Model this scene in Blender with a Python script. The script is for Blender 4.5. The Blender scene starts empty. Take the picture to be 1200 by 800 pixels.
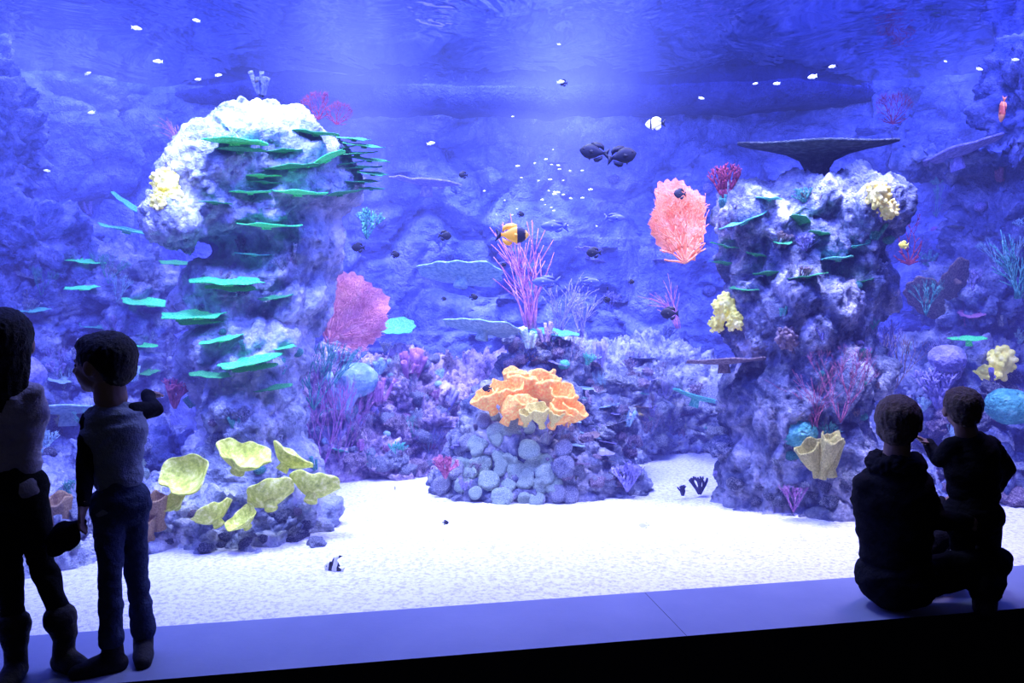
import bpy, bmesh, math, random
from mathutils import Vector, Matrix, noise, Euler
from mathutils.bvhtree import BVHTree
random.seed(7)
S=bpy.context.scene
try:
    S.view_settings.view_transform='Standard'
except Exception as e: print(e)
F=900.0; CH=1.25; HY=361.0
CAM=Vector((0,0,CH))
def at(px,py,d): return Vector(((px-600)/F*d, d, CH-(py-HY)/F*d))
TH=math.radians(10.5); NV=Vector((-math.sin(TH),math.cos(TH),0)); TV=Vector((math.cos(TH),math.sin(TH),0))
def gl(s,off,z=0): return TV*s+NV*off+Vector((0,0,z))

# ---------------------------------------------------------------- materials
def mk(name,stops,scale=6,rough=.75,bump=.5,bscale=25,emit=0,spec=.2,pits=0,vor=0,bdist=.03,pitf=.75):
    m=bpy.data.materials.new(name); m.use_nodes=True; nt=m.node_tree; N=nt.nodes; L=nt.links
    b=N['Principled BSDF']; tc=N.new('ShaderNodeTexCoord')
    n=N.new('ShaderNodeTexNoise'); n.inputs['Scale'].default_value=scale; n.inputs['Detail'].default_value=7; n.inputs['Roughness'].default_value=.68
    L.new(tc.outputs['Object'],n.inputs['Vector'])
    r=N.new('ShaderNodeValToRGB'); els=r.color_ramp.elements
    while len(els)<len(stops): els.new(.5)
    for e,(p,c) in zip(els,stops): e.position=p; e.color=(*c,1)
    fac=n.outputs['Fac']
    L.new(fac,r.inputs['Fac'])
    col=r.outputs['Color']
    h=N.new('ShaderNodeTexNoise'); h.inputs['Scale'].default_value=bscale; h.inputs['Detail'].default_value=4; h.inputs['Roughness'].default_value=.7
    L.new(tc.outputs['Object'],h.inputs['Vector']); hf=h.outputs['Fac']
    if pits or vor:
        v=N.new('ShaderNodeTexVoronoi'); v.inputs['Scale'].default_value=pits or vor
        wv=N.new('ShaderNodeMix'); wv.data_type='VECTOR'; wv.inputs['Factor'].default_value=.12
        L.new(tc.outputs['Object'],wv.inputs['A']); L.new(n.outputs['Color'],wv.inputs['B'])
        L.new(wv.outputs['Result'] if pits else tc.outputs['Object'],v.inputs['Vector'])
        mr=N.new('ShaderNodeMapRange'); mr.inputs['From Max'].default_value=.35
        L.new(v.outputs['Distance'],mr.inputs['Value'])
        a=N.new('ShaderNodeMath'); a.operation='MULTIPLY'; L.new(mr.outputs['Result'],a.inputs[0]); L.new(hf,a.inputs[1]); hf=a.outputs[0]
        if pits:
            mx=N.new('ShaderNodeMix'); mx.data_type='RGBA'; mx.blend_type='MULTIPLY'; mx.inputs['Factor'].default_value=pitf
            L.new(col,mx.inputs['A']); L.new(mr.outputs['Result'],mx.inputs['B']); col=mx.outputs['Result']
    L.new(col,b.inputs['Base Color'])
    bp=N.new('ShaderNodeBump'); bp.inputs['Strength'].default_value=bump; bp.inputs['Distance'].default_value=bdist
    L.new(hf,bp.inputs['Height']); L.new(bp.outputs['Normal'],b.inputs['Normal'])
    b.inputs['Roughness'].default_value=rough; b.inputs['Specular IOR Level'].default_value=spec
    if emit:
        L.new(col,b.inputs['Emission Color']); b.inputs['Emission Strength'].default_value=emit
    return m
M={}
M['rock']=mk('reef_rock',[(.36,(.06,.08,.16)),(.47,(.17,.19,.30)),(.56,(.37,.39,.50)),(.67,(.80,.78,.87))],4.5,.9,1,34,pits=14,bdist=.05,pitf=.7)
M['rockpale']=mk('pale_rock',[(.36,(.16,.19,.27)),(.46,(.30,.34,.44)),(.54,(.48,.51,.61)),(.64,(.76,.76,.84))],4.2,.9,.9,34,pits=13,bdist=.045,pitf=.65)
M['rockhaze']=mk('haze_tinted_rock',[(.36,(.09,.13,.29)),(.46,(.18,.22,.44)),(.56,(.31,.35,.60)),(.68,(.54,.58,.82))],4.5,.9,1,28,pits=9,bdist=.06,pitf=.6)  # water haze over the far rocks is put into this lighter blue
M['wall']=mk('haze_tinted_rock_wall',[(.36,(.08,.12,.33)),(.46,(.14,.19,.43)),(.56,(.23,.28,.55)),(.68,(.40,.46,.76))],2.6,.9,.9,7,pits=3.2,bdist=.12,pitf=.5)  # bluish low-contrast colour carries painted water haze
M['pinkrock']=mk('pink_rock',[(.36,(.14,.12,.24)),(.46,(.38,.28,.46)),(.55,(.68,.54,.68)),(.66,(.95,.88,.94))],8,.85,1,42,pits=20,bdist=.04)
M['lilac']=mk('lilac_rock',[(.36,(.16,.19,.36)),(.46,(.38,.42,.60)),(.56,(.64,.68,.82)),(.68,(.94,.96,.98))],9,.85,1,42,pits=22,bdist=.04)
M['sand']=mk('white_sand',[(.38,(.52,.50,.58)),(.46,(.70,.69,.75)),(.56,(.84,.84,.88))],46,.95,.5,120)
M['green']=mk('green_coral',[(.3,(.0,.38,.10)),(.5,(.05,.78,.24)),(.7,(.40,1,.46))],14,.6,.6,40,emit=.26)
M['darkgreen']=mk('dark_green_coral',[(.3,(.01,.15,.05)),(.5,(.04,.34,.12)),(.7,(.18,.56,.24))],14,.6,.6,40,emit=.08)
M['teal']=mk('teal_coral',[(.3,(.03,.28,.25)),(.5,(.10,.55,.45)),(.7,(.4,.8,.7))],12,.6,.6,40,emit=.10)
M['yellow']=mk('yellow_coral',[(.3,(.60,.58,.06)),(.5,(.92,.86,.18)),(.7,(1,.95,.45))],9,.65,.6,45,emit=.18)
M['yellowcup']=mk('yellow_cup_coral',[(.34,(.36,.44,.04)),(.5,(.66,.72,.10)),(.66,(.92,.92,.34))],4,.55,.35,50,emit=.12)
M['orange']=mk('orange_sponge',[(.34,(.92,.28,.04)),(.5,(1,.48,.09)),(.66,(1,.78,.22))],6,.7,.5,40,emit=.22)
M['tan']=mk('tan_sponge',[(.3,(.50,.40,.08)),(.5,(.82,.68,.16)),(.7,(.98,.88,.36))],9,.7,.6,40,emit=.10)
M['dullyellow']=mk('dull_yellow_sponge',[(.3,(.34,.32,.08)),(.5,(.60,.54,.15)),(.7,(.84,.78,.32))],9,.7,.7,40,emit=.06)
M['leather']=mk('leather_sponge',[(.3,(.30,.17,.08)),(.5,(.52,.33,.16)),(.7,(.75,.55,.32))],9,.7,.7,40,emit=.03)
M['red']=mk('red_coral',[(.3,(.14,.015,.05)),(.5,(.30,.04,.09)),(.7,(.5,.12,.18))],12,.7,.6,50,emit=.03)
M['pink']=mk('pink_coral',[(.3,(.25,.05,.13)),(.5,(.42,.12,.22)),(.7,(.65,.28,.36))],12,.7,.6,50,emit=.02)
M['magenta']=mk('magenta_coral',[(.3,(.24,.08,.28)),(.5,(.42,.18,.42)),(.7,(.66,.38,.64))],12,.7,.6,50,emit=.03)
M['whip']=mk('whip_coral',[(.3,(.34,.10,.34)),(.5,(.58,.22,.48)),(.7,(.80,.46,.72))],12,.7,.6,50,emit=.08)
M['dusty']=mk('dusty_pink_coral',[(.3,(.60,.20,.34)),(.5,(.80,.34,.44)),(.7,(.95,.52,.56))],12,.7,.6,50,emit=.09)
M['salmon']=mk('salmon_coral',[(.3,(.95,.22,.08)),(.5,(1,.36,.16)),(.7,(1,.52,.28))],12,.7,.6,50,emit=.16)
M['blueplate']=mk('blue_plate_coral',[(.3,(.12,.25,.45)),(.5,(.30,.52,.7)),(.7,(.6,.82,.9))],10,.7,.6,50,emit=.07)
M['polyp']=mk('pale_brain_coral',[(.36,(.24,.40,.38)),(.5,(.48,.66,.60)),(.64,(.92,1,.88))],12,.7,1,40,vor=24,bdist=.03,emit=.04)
M['violet']=mk('violet_coral',[(.3,(.14,.13,.36)),(.5,(.30,.28,.64)),(.7,(.62,.58,.92))],10,.7,.7,40,emit=.02)
M['brown']=mk('brown_plate_coral',[(.3,(.10,.07,.09)),(.5,(.25,.18,.19)),(.7,(.5,.4,.4))],10,.8,.7,40)
M['darkplate']=mk('dark_table_coral',[(.3,(.03,.04,.06)),(.5,(.07,.085,.11)),(.7,(.22,.24,.27))],12,.8,.8,60,vor=35)
M['bluegreen']=mk('bluegreen_coral',[(.3,(.03,.18,.18)),(.5,(.09,.38,.34)),(.7,(.3,.65,.58))],10,.7,.9,30,vor=26,emit=.04)
M['ledge']=mk('grey_ledge_top',[(.3,(.15,.17,.27)),(.7,(.19,.21,.31))],2,.5,.05,60,spec=.2)
M['black']=mk('black_paint_and_shade',[(.3,(.012,.012,.015)),(.7,(.018,.018,.02))],3,.7,.1,30)
M['dark_band']=mk('dark_blue_shade_band',[(.35,(.03,.04,.14)),(.65,(.08,.10,.26))],3,.9,1,10,pits=4,bdist=.12,pitf=.5)  # dark colour stands in for shade under the waterline
M['floor']=mk('dark_carpet',[(.3,(.008,.007,.010)),(.7,(.02,.018,.022))],60,.95,.3,200)
M['skin']=mk('skin',[(.3,(.22,.14,.11)),(.7,(.28,.18,.14))],8,.6,.1,60)
M['hair']=mk('dark_hair',[(.3,(.008,.006,.006)),(.7,(.02,.014,.012))],30,.6,.8,90)
M['hairbrown']=mk('brown_hair',[(.3,(.05,.036,.03)),(.7,(.17,.12,.09))],40,.5,.9,90)
M['blackcloth']=mk('black_cloth',[(.3,(.007,.007,.010)),(.7,(.014,.014,.018))],20,.95,.4,60,spec=.04)
M['greycloth']=mk('grey_blue_cloth',[(.3,(.15,.17,.24)),(.7,(.22,.25,.33))],14,.9,.5,50)
M['lavcloth']=mk('lavender_cloth',[(.3,(.28,.25,.36)),(.7,(.40,.37,.48))],14,.9,.5,50)
M['denim']=mk('dark_denim',[(.3,(.025,.032,.07)),(.7,(.055,.07,.13))],16,.9,.5,60,spec=.05)
M['shoe']=mk('dark_shoe',[(.3,(.010,.009,.011)),(.7,(.022,.02,.024))],20,.6,.3,80,spec=.1)
M['bootleather']=mk('boot_leather',[(.3,(.012,.010,.010)),(.7,(.026,.02,.02))],20,.55,.4,60,spec=.15)
M['sole']=mk('rubber_sole',[(.3,(.06,.06,.065)),(.7,(.10,.10,.11))],20,.7,.3,80)
M['eyewhite']=mk('eye',[(.3,(.06,.045,.04)),(.7,(.10,.08,.07))],3,.3,0,10,spec=.3)
M['statue']=mk('dark_resin',[(.3,(.02,.02,.05)),(.7,(.06,.05,.12))],12,.6,.6,40)
def fanmat(name,c1,c2,e,thr):
    m=mk(name,[(.3,c1),(.7,c2)],12,.8,.5,60,emit=e); nt=m.node_tree;N=nt.nodes;L=nt.links
    v=N.new('ShaderNodeTexVoronoi'); v.feature='DISTANCE_TO_EDGE'; v.inputs['Scale'].default_value=38
    tc=[x for x in N if x.type=='TEX_COORD'][0]; L.new(tc.outputs['Object'],v.inputs['Vector'])
    g=N.new('ShaderNodeMath'); g.operation='LESS_THAN'; g.inputs[1].default_value=thr
    L.new(v.outputs['Distance'],g.inputs[0]); L.new(g.outputs[0],N['Principled BSDF'].inputs['Alpha'])
    return m
M['orangeweb']=fanmat('salmon_fan_web',(.55,.10,.07),(.78,.20,.13),.12,.13)
M['magentaweb']=fanmat('dusty_fan_web',(.32,.10,.24),(.48,.18,.34),.06,.13)

def fishmat(name,stops,rough=.4,emit=0):
    m=bpy.data.materials.new(name); m.use_nodes=True; N=m.node_tree.nodes; L=m.node_tree.links
    b=N['Principled BSDF']; tc=N.new('ShaderNodeTexCoord'); s=N.new('ShaderNodeSeparateXYZ'); L.new(tc.outputs['Object'],s.inputs[0])
    a=N.new('ShaderNodeMath'); a.inputs[1].default_value=.5; L.new(s.outputs['X'],a.inputs[0])
    w=N.new('ShaderNodeTexNoise'); w.inputs['Scale'].default_value=5; L.new(tc.outputs['Object'],w.inputs['Vector'])
    ww=N.new('ShaderNodeMath'); ww.operation='MULTIPLY_ADD'; ww.inputs[1].default_value=.06; L.new(w.outputs['Fac'],ww.inputs[0]); L.new(a.outputs[0],ww.inputs[2])
    r=N.new('ShaderNodeValToRGB'); r.color_ramp.interpolation='CONSTANT'; els=r.color_ramp.elements
    while len(els)<len(stops): els.new(.5)
    for e,(p,c) in zip(els,stops): e.position=p; e.color=(*c,1)
    L.new(ww.outputs[0],r.inputs[0]); L.new(r.outputs[0],b.inputs['Base Color']); b.inputs['Roughness'].default_value=rough
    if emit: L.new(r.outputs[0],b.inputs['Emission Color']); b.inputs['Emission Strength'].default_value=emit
    return m
BK=(.01,.01,.015)
M['fblack']=fishmat('black_fish',[(0,BK),(1,BK)],.6)
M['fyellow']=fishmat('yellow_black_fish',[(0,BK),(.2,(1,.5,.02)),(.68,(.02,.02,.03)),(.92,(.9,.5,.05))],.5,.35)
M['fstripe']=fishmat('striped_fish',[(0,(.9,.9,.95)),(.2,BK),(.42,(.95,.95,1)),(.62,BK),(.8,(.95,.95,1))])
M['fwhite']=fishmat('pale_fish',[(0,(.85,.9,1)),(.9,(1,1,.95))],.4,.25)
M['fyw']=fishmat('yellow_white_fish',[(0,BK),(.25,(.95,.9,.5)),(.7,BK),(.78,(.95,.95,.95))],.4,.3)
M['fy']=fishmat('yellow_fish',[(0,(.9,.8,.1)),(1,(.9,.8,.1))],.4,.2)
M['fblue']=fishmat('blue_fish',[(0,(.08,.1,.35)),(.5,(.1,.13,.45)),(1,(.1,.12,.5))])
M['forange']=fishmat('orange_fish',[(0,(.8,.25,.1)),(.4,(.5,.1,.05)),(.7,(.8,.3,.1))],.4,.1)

# ---------------------------------------------------------------- object helpers
def link(o): S.collection.objects.link(o); return o
def tag(o,label,cat,group=None):
    o['label']=label; o['category']=cat
    if group: o['group']=group
    return o
def struct(o): o['kind']='structure'; return o
def smooth(me,on=True):
    me.polygons.foreach_set('use_smooth',[on]*len(me.polygons)); me.update()
def obj(name,me,origin=None,parent=None,mat=None):
    if mat is not None and not me.materials: me.materials.append(mat)
    if origin is not None: me.transform(Matrix.Translation(-Vector(origin)))
    o=bpy.data.objects.new(name,me); link(o)
    if parent is not None:
        o.parent=parent; o.location=(Vector(origin)-parent.location) if origin is not None else (0,0,0)
    elif origin is not None: o.location=origin
    return o
def bm2me(bm,name='m'):
    bmesh.ops.recalc_face_normals(bm,faces=bm.faces[:]) if bm.faces else None
    me=bpy.data.meshes.new(name); bm.to_mesh(me); bm.free(); smooth(me); return me
def prism(name,pts,z0,z1,mat):
    bm=bmesh.new(); a=[bm.verts.new((p[0],p[1],z0)) for p in pts]; b=[bm.verts.new((p[0],p[1],z1)) for p in pts]
    n=len(pts); bm.faces.new(a); bm.faces.new(b)
    for i in range(n): bm.faces.new((a[i],a[(i+1)%n],b[(i+1)%n],b[i]))
    me=bm2me(bm,name); smooth(me,False)
    c=Vector((sum(p[0] for p in pts)/n,sum(p[1] for p in pts)/n,z0))
    return obj(name,me,c,None,mat)
def gbox(name,s0,s1,o0,o1,z0,z1,mat):
    return prism(name,[gl(s0,o0),gl(s1,o0),gl(s1,o1),gl(s0,o1)],z0,z1,mat)

def remesh(parts,voxel,sm=3,name='m'):
    bm=bmesh.new()
    for p in parts:
        if p[0]=='e':
            _,c,r,R=p
            mt=Matrix.Translation(c)@((R.to_4x4()) if R is not None else Matrix.Identity(4))@Matrix.Diagonal((r[0],r[1],r[2],1))
            bmesh.ops.create_icosphere(bm,subdivisions=3,radius=1,matrix=mt)
        else:
            _,a,ra,b,rb=p; a=Vector(a); b=Vector(b); d=b-a; L=d.length
            bmesh.ops.create_icosphere(bm,subdivisions=2,radius=ra,matrix=Matrix.Translation(a))
            bmesh.ops.create_icosphere(bm,subdivisions=2,radius=rb,matrix=Matrix.Translation(b))
            if L>1e-5:
                q=d.to_track_quat('Z','Y').to_matrix().to_4x4()
                bmesh.ops.create_cone(bm,cap_ends=True,segments=14,radius1=ra,radius2=rb,depth=L,matrix=Matrix.Translation((a+b)/2)@q)
    me=bpy.data.meshes.new('tmp'); bm.to_mesh(me); bm.free()
    o=bpy.data.objects.new('tmp',me); link(o)
    m=o.modifiers.new('r','REMESH'); m.mode='VOXEL'; m.voxel_size=voxel; m.adaptivity=0
    if sm: s=o.modifiers.new('s','SMOOTH'); s.factor=.5; s.iterations=sm
    dg=bpy.context.evaluated_depsgraph_get(); dg.update()
    out=bpy.data.meshes.new_from_object(o.evaluated_get(dg)); out.name=name
    bpy.data.objects.remove(o); bpy.data.meshes.remove(me); smooth(out); return out
def displace(me,fn):
    ns=[v.normal.copy() for v in me.vertices]
    for v,n in zip(me.vertices,ns): v.co+=n*fn(v.co)
    me.update()
def rockfn(amp,freq,seed,crack=1.0,zs=1.0,fine=.6):
    s=Vector((seed*3.1,seed*1.7,seed*5.3))
    def f(p):
        q0=p*freq+s; q=Vector((q0.x,q0.y,q0.z*zs))
        q=q+Vector((noise.noise(q0),noise.noise(q0+Vector((5,0,0))),0))*.3
        d=noise.fractal(q,.55,2.2,7)*amp*1.0
        vd=noise.voronoi(q*1.6)[0]
        vd2=noise.voronoi(q*4.5)[0]
        cr=min(.25,vd[1]-vd[0]); cr2=min(.2,vd2[1]-vd2[0])
        return d-amp*1.3*max(0,.25-vd[0])+amp*2.2*crack*(cr-.25)+amp*1.0*fine*(cr2-.2)-amp*.7*fine*max(0,.35-noise.voronoi(q0*8)[0][0])
    return f
SURF=[]
def add_surf(o):
    me=o.data; mw=Matrix.Translation(o.location)
    SURF.append(BVHTree.FromPolygons([mw@v.co for v in me.vertices],[tuple(p.vertices) for p in me.polygons]))
def _cast(o,d):
    best=None
    for t in SURF:
        h=t.ray_cast(o,d)
        if h[0] is not None and (best is None or h[3]<best[3]): best=h
    return best
def hit(px,py,fallback=6.0):
    d=(at(px,py,1)-CAM).normalized(); h=_cast(CAM,d)
    if h is None or h[0].y>fallback+1.2: return at(px,py,fallback),Vector((0,-1,0))
    return h[0],h[1]
def E(px,py,d,rw,rh,rd): return ('e',at(px,py,d),(rw/F*d,rd,rh/F*d),None)
def rock(name,parts,voxel,amp,freq,seed,mat,label,cat='rock',**k):
    me=remesh(parts,voxel,8,name); displace(me,rockfn(amp,freq,seed,**k))
    xs=[v.co.x for v in me.vertices]; ys=[v.co.y for v in me.vertices]; zs=[v.co.z for v in me.vertices]
    o=obj(name,me,Vector((sum(xs)/len(xs),sum(ys)/len(ys),min(zs))),None,mat)
    tag(o,label,cat); add_surf(o); return o

# ---------------------------------------------------------------- setting
struct(gbox('floor',-6,6,-3,2.76,-.5,-.4,M['floor']))
struct(gbox('ceiling',-6,6,-3,3.1,3.2,3.3,M['black']))
struct(gbox('wall_rear',-6,6,-3.1,-3,-.5,3.3,M['black']))
struct(gbox('wall_left',-6.1,-6,-3,3.2,-.5,3.3,M['black']))
struct(gbox('wall_right',6,6.1,-3,3.2,-.5,3.3,M['black']))
struct(gbox('wall_front',-6,6,3.1,3.22,3.0,4.6,M['black']))
for i,(a,b) in enumerate([(-6,-2.6),(-2.599,1.189),(1.191,6)]):
    o=struct(gbox('trim_%d'%(i+1),a,b,2.76,3.22,-.4,0,M['ledge']))
    o.data.materials.append(M['black'])
    for p in o.data.polygons:
        if abs(p.normal.z)<.5: p.material_index=1  # ledge sides coloured black, painting in the dark room's shade
# sand
bm=bmesh.new(); nx,ny=260,120; g=[]
for j in range(ny+1):
    row=[]
    for i in range(nx+1):
        p=gl(-7.3+14.6*i/nx,3.225+5.6*(j/ny)**1.3)
        z=-.03+.030*noise.fractal(Vector((p.x*.9,p.y*.9,1)),1,2.2,6)*min(1,j/8)
        row.append(bm.verts.new((p.x,p.y,z)))
    g.append(row)
for j in range(ny):
    for i in range(nx): bm.faces.new((g[j][i],g[j][i+1],g[j+1][i+1],g[j+1][i]))
me=bm2me(bm,'sand'); o=obj('sand_bed',me,Vector((0,5,0)),None,M['sand']); tag(o,'bright white fine sand covering the aquarium bottom','sand'); o['kind']='stuff'; add_surf(o)
# rock wall
plan=[(-7.2,3.2),(-6.2,4.6),(-5.3,6.4),(-4.2,7.5),(-2.6,8.1),(0,8.3),(2.6,8.2),(4.1,7.5),(5.0,6.4),(5.7,5.2),(6.6,4.2),(7.4,3.6)]
def planpt(t):
    t*=len(plan)-1; i=min(int(t),len(plan)-2); f=t-i
    P=[Vector(plan[max(0,min(len(plan)-1,k))]) for k in (i-1,i,i+1,i+2)]
    return .5*((2*P[1])+(-P[0]+P[2])*f+(2*P[0]-5*P[1]+4*P[2]-P[3])*f*f+(-P[0]+3*P[1]-3*P[2]+P[3])*f**3)
bm=bmesh.new(); nx,nz=640,170; g=[]
for j in range(nz+1):
    row=[]
    for i in range(nx+1):
        p=planpt(i/nx); z=-.2+3.72*j/nz
        pv=Vector((p.x,p.y,z))
        wq=Vector((noise.noise(pv*1.3),noise.noise(pv*1.3+Vector((9,0,0))),noise.noise(pv*1.3+Vector((0,9,0)))))*.5
        q=Vector((pv.x*1.3,pv.y*1.3,pv.z*1.0))+wq
        v0=noise.voronoi(q*.8)[0]; v1=noise.voronoi(q*1.9)[0]; v2=noise.voronoi(q*4.8)[0]
        cellh=noise.cell(noise.voronoi(q*.8)[1][0]*7.3); cellh2=noise.cell(noise.voronoi(q*1.9)[1][0]*5.1)
        d=.22*min(.20,v0[1]-v0[0])*4+.18*cellh+.10*min(.15,v1[1]-v1[0])*4+.08*cellh2+.06*min(.2,v2[1]-v2[0])*2+noise.fractal(q*2,.5,2.2,6)*.05
        st_=(z*1.0+.12*noise.noise(Vector((pv.x*.5,2,0))))%1.0; d+=.08*(st_**4)
        c=Vector((0,5,0))-Vector((p.x,p.y,0)); c.normalize()
        pv+=c*(d-.2); row.append(bm.verts.new(pv))
    g.append(row)
for j in range(nz):
    for i in range(nx): bm.faces.new((g[j][i],g[j][i+1],g[j+1][i+1],g[j+1][i]))
me=bm2me(bm,'wall'); o=struct(obj('wall_back',me,Vector((0,8,0)),None,M['wall'])); add_surf(o)
# added strip coloured dark in place of shade along the waterline, dying out at both ends
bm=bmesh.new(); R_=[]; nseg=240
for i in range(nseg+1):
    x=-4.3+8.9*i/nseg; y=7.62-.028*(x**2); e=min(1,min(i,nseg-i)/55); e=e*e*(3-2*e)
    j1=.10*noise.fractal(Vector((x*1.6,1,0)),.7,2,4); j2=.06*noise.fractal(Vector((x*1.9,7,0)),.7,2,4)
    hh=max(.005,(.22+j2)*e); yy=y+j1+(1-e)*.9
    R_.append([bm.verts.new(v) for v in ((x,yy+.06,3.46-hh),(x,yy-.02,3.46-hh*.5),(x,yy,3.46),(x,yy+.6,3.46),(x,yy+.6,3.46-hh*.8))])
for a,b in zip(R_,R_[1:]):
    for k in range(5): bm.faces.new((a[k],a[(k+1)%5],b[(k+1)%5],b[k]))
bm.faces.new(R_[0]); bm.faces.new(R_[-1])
struct(obj('trim_4',bm2me(bm,'dark_band'),Vector((0,7.6,3.2)),None,M['dark_band']))

# water surface
m=bpy.data.materials.new('water_surface'); m.use_nodes=True; N=m.node_tree.nodes; L=m.node_tree.links; N.clear()
out=N.new('ShaderNodeOutputMaterial'); mix=N.new('ShaderNodeMixShader'); tr=N.new('ShaderNodeBsdfTransparent'); gs=N.new('ShaderNodeBsdfGlossy')
gs.inputs['Roughness'].default_value=.03; gs.inputs['Color'].default_value=(.8,.84,1,1); mix.inputs[0].default_value=.6
tc=N.new('ShaderNodeTexCoord'); mp=N.new('ShaderNodeMapping'); mp.inputs['Scale'].default_value=(1,.8,1)
nn=N.new('ShaderNodeTexNoise'); nn.inputs['Scale'].default_value=1.5; nn.inputs['Detail'].default_value=3; nn.inputs['Distortion'].default_value=.6
bp=N.new('ShaderNodeBump'); bp.inputs['Strength'].default_value=.5; bp.inputs['Distance'].default_value=.10
L.new(tc.outputs['Object'],mp.inputs[0]); L.new(mp.outputs[0],nn.inputs['Vector']); L.new(nn.outputs['Fac'],bp.inputs['Height']); L.new(bp.outputs[0],gs.inputs['Normal'])
L.new(tr.outputs[0],mix.inputs[1]); L.new(gs.outputs[0],mix.inputs[2]); L.new(mix.outputs[0],out.inputs['Surface'])
bm=bmesh.new(); vs=[bm.verts.new(gl(a,b,3.44)) for a,b in ((-8,3.25),(8,3.25),(8,9.6),(-8,9.6))]; bm.faces.new(vs)
o=obj('water_surface',bm2me(bm,'ws'),Vector((0,6,3.44)),None,m); tag(o,'rippling water surface seen from beneath, mirroring the reef','water'); o['kind']='stuff'

# water volume whose haze and light patches are added emission (geometry-nodes volume grid filling the tank)
def water_volume():
    m=bpy.data.materials.new('glowing_water_haze'); m.use_nodes=True; N=m.node_tree.nodes; L=m.node_tree.links; N.clear()
    try: m.cycles.volume_step_rate=6.0
    except Exception as e: print('step',e)
    out=N.new('ShaderNodeOutputMaterial'); em=N.new('ShaderNodeEmission'); at_=N.new('ShaderNodeAttribute'); at_.attribute_name='density'
    tc=N.new('ShaderNodeTexCoord'); sp=N.new('ShaderNodeSeparateXYZ'); L.new(tc.outputs['Object'],sp.inputs[0])
    def math_(op,a,b=None):
        n=N.new('ShaderNodeMath'); n.operation=op
        for i,v in enumerate((a,b)):
            if v is None: continue
            if isinstance(v,(int,float)): n.inputs[i].default_value=v
            else: L.new(v,n.inputs[i])
        return n.outputs[0]
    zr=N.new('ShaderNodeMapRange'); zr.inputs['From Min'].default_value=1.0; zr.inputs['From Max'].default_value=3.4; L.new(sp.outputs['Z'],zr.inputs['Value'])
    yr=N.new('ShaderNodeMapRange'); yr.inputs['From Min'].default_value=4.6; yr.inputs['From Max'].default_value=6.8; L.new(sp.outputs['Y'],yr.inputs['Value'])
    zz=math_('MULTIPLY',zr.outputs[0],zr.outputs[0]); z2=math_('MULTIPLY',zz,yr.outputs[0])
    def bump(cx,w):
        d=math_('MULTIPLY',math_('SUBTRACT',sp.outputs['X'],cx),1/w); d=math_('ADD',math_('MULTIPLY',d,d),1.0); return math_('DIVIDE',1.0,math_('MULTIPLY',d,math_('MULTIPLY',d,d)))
    gsum=math_('ADD',math_('MULTIPLY',bump(1.75,.9),17.0),math_('MULTIPLY',bump(-.15,1.0),11.0))  # bright lobes of added glow paint the light patches near the surface
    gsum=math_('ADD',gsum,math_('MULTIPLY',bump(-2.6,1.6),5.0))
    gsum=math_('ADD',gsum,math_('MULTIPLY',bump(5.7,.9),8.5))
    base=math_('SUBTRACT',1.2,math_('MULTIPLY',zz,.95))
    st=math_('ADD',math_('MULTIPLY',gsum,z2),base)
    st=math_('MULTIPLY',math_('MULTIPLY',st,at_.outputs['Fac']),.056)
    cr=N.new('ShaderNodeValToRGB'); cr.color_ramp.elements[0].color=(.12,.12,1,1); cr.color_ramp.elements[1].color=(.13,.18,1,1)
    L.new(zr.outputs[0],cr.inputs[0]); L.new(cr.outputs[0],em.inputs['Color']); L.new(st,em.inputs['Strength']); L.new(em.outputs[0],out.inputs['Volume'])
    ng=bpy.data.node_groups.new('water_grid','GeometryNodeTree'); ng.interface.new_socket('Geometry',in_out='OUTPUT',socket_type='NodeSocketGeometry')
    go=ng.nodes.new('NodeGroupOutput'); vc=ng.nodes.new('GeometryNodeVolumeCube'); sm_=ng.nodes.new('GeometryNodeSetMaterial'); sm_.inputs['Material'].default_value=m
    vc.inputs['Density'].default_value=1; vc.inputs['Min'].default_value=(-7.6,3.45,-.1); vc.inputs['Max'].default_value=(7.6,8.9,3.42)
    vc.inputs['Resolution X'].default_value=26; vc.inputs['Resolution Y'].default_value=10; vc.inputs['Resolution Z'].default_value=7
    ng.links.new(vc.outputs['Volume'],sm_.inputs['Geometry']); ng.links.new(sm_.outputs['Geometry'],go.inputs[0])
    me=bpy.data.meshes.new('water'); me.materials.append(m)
    o=bpy.data.objects.new('aquarium_water_glow',me); link(o); o.rotation_euler=(0,0,TH)
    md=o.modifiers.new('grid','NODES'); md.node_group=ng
    tag(o,'blue water filling the aquarium, haze added as a glow','water'); o['kind']='stuff'
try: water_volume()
except Exception as e: print('VOLUME FAIL',e)

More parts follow.
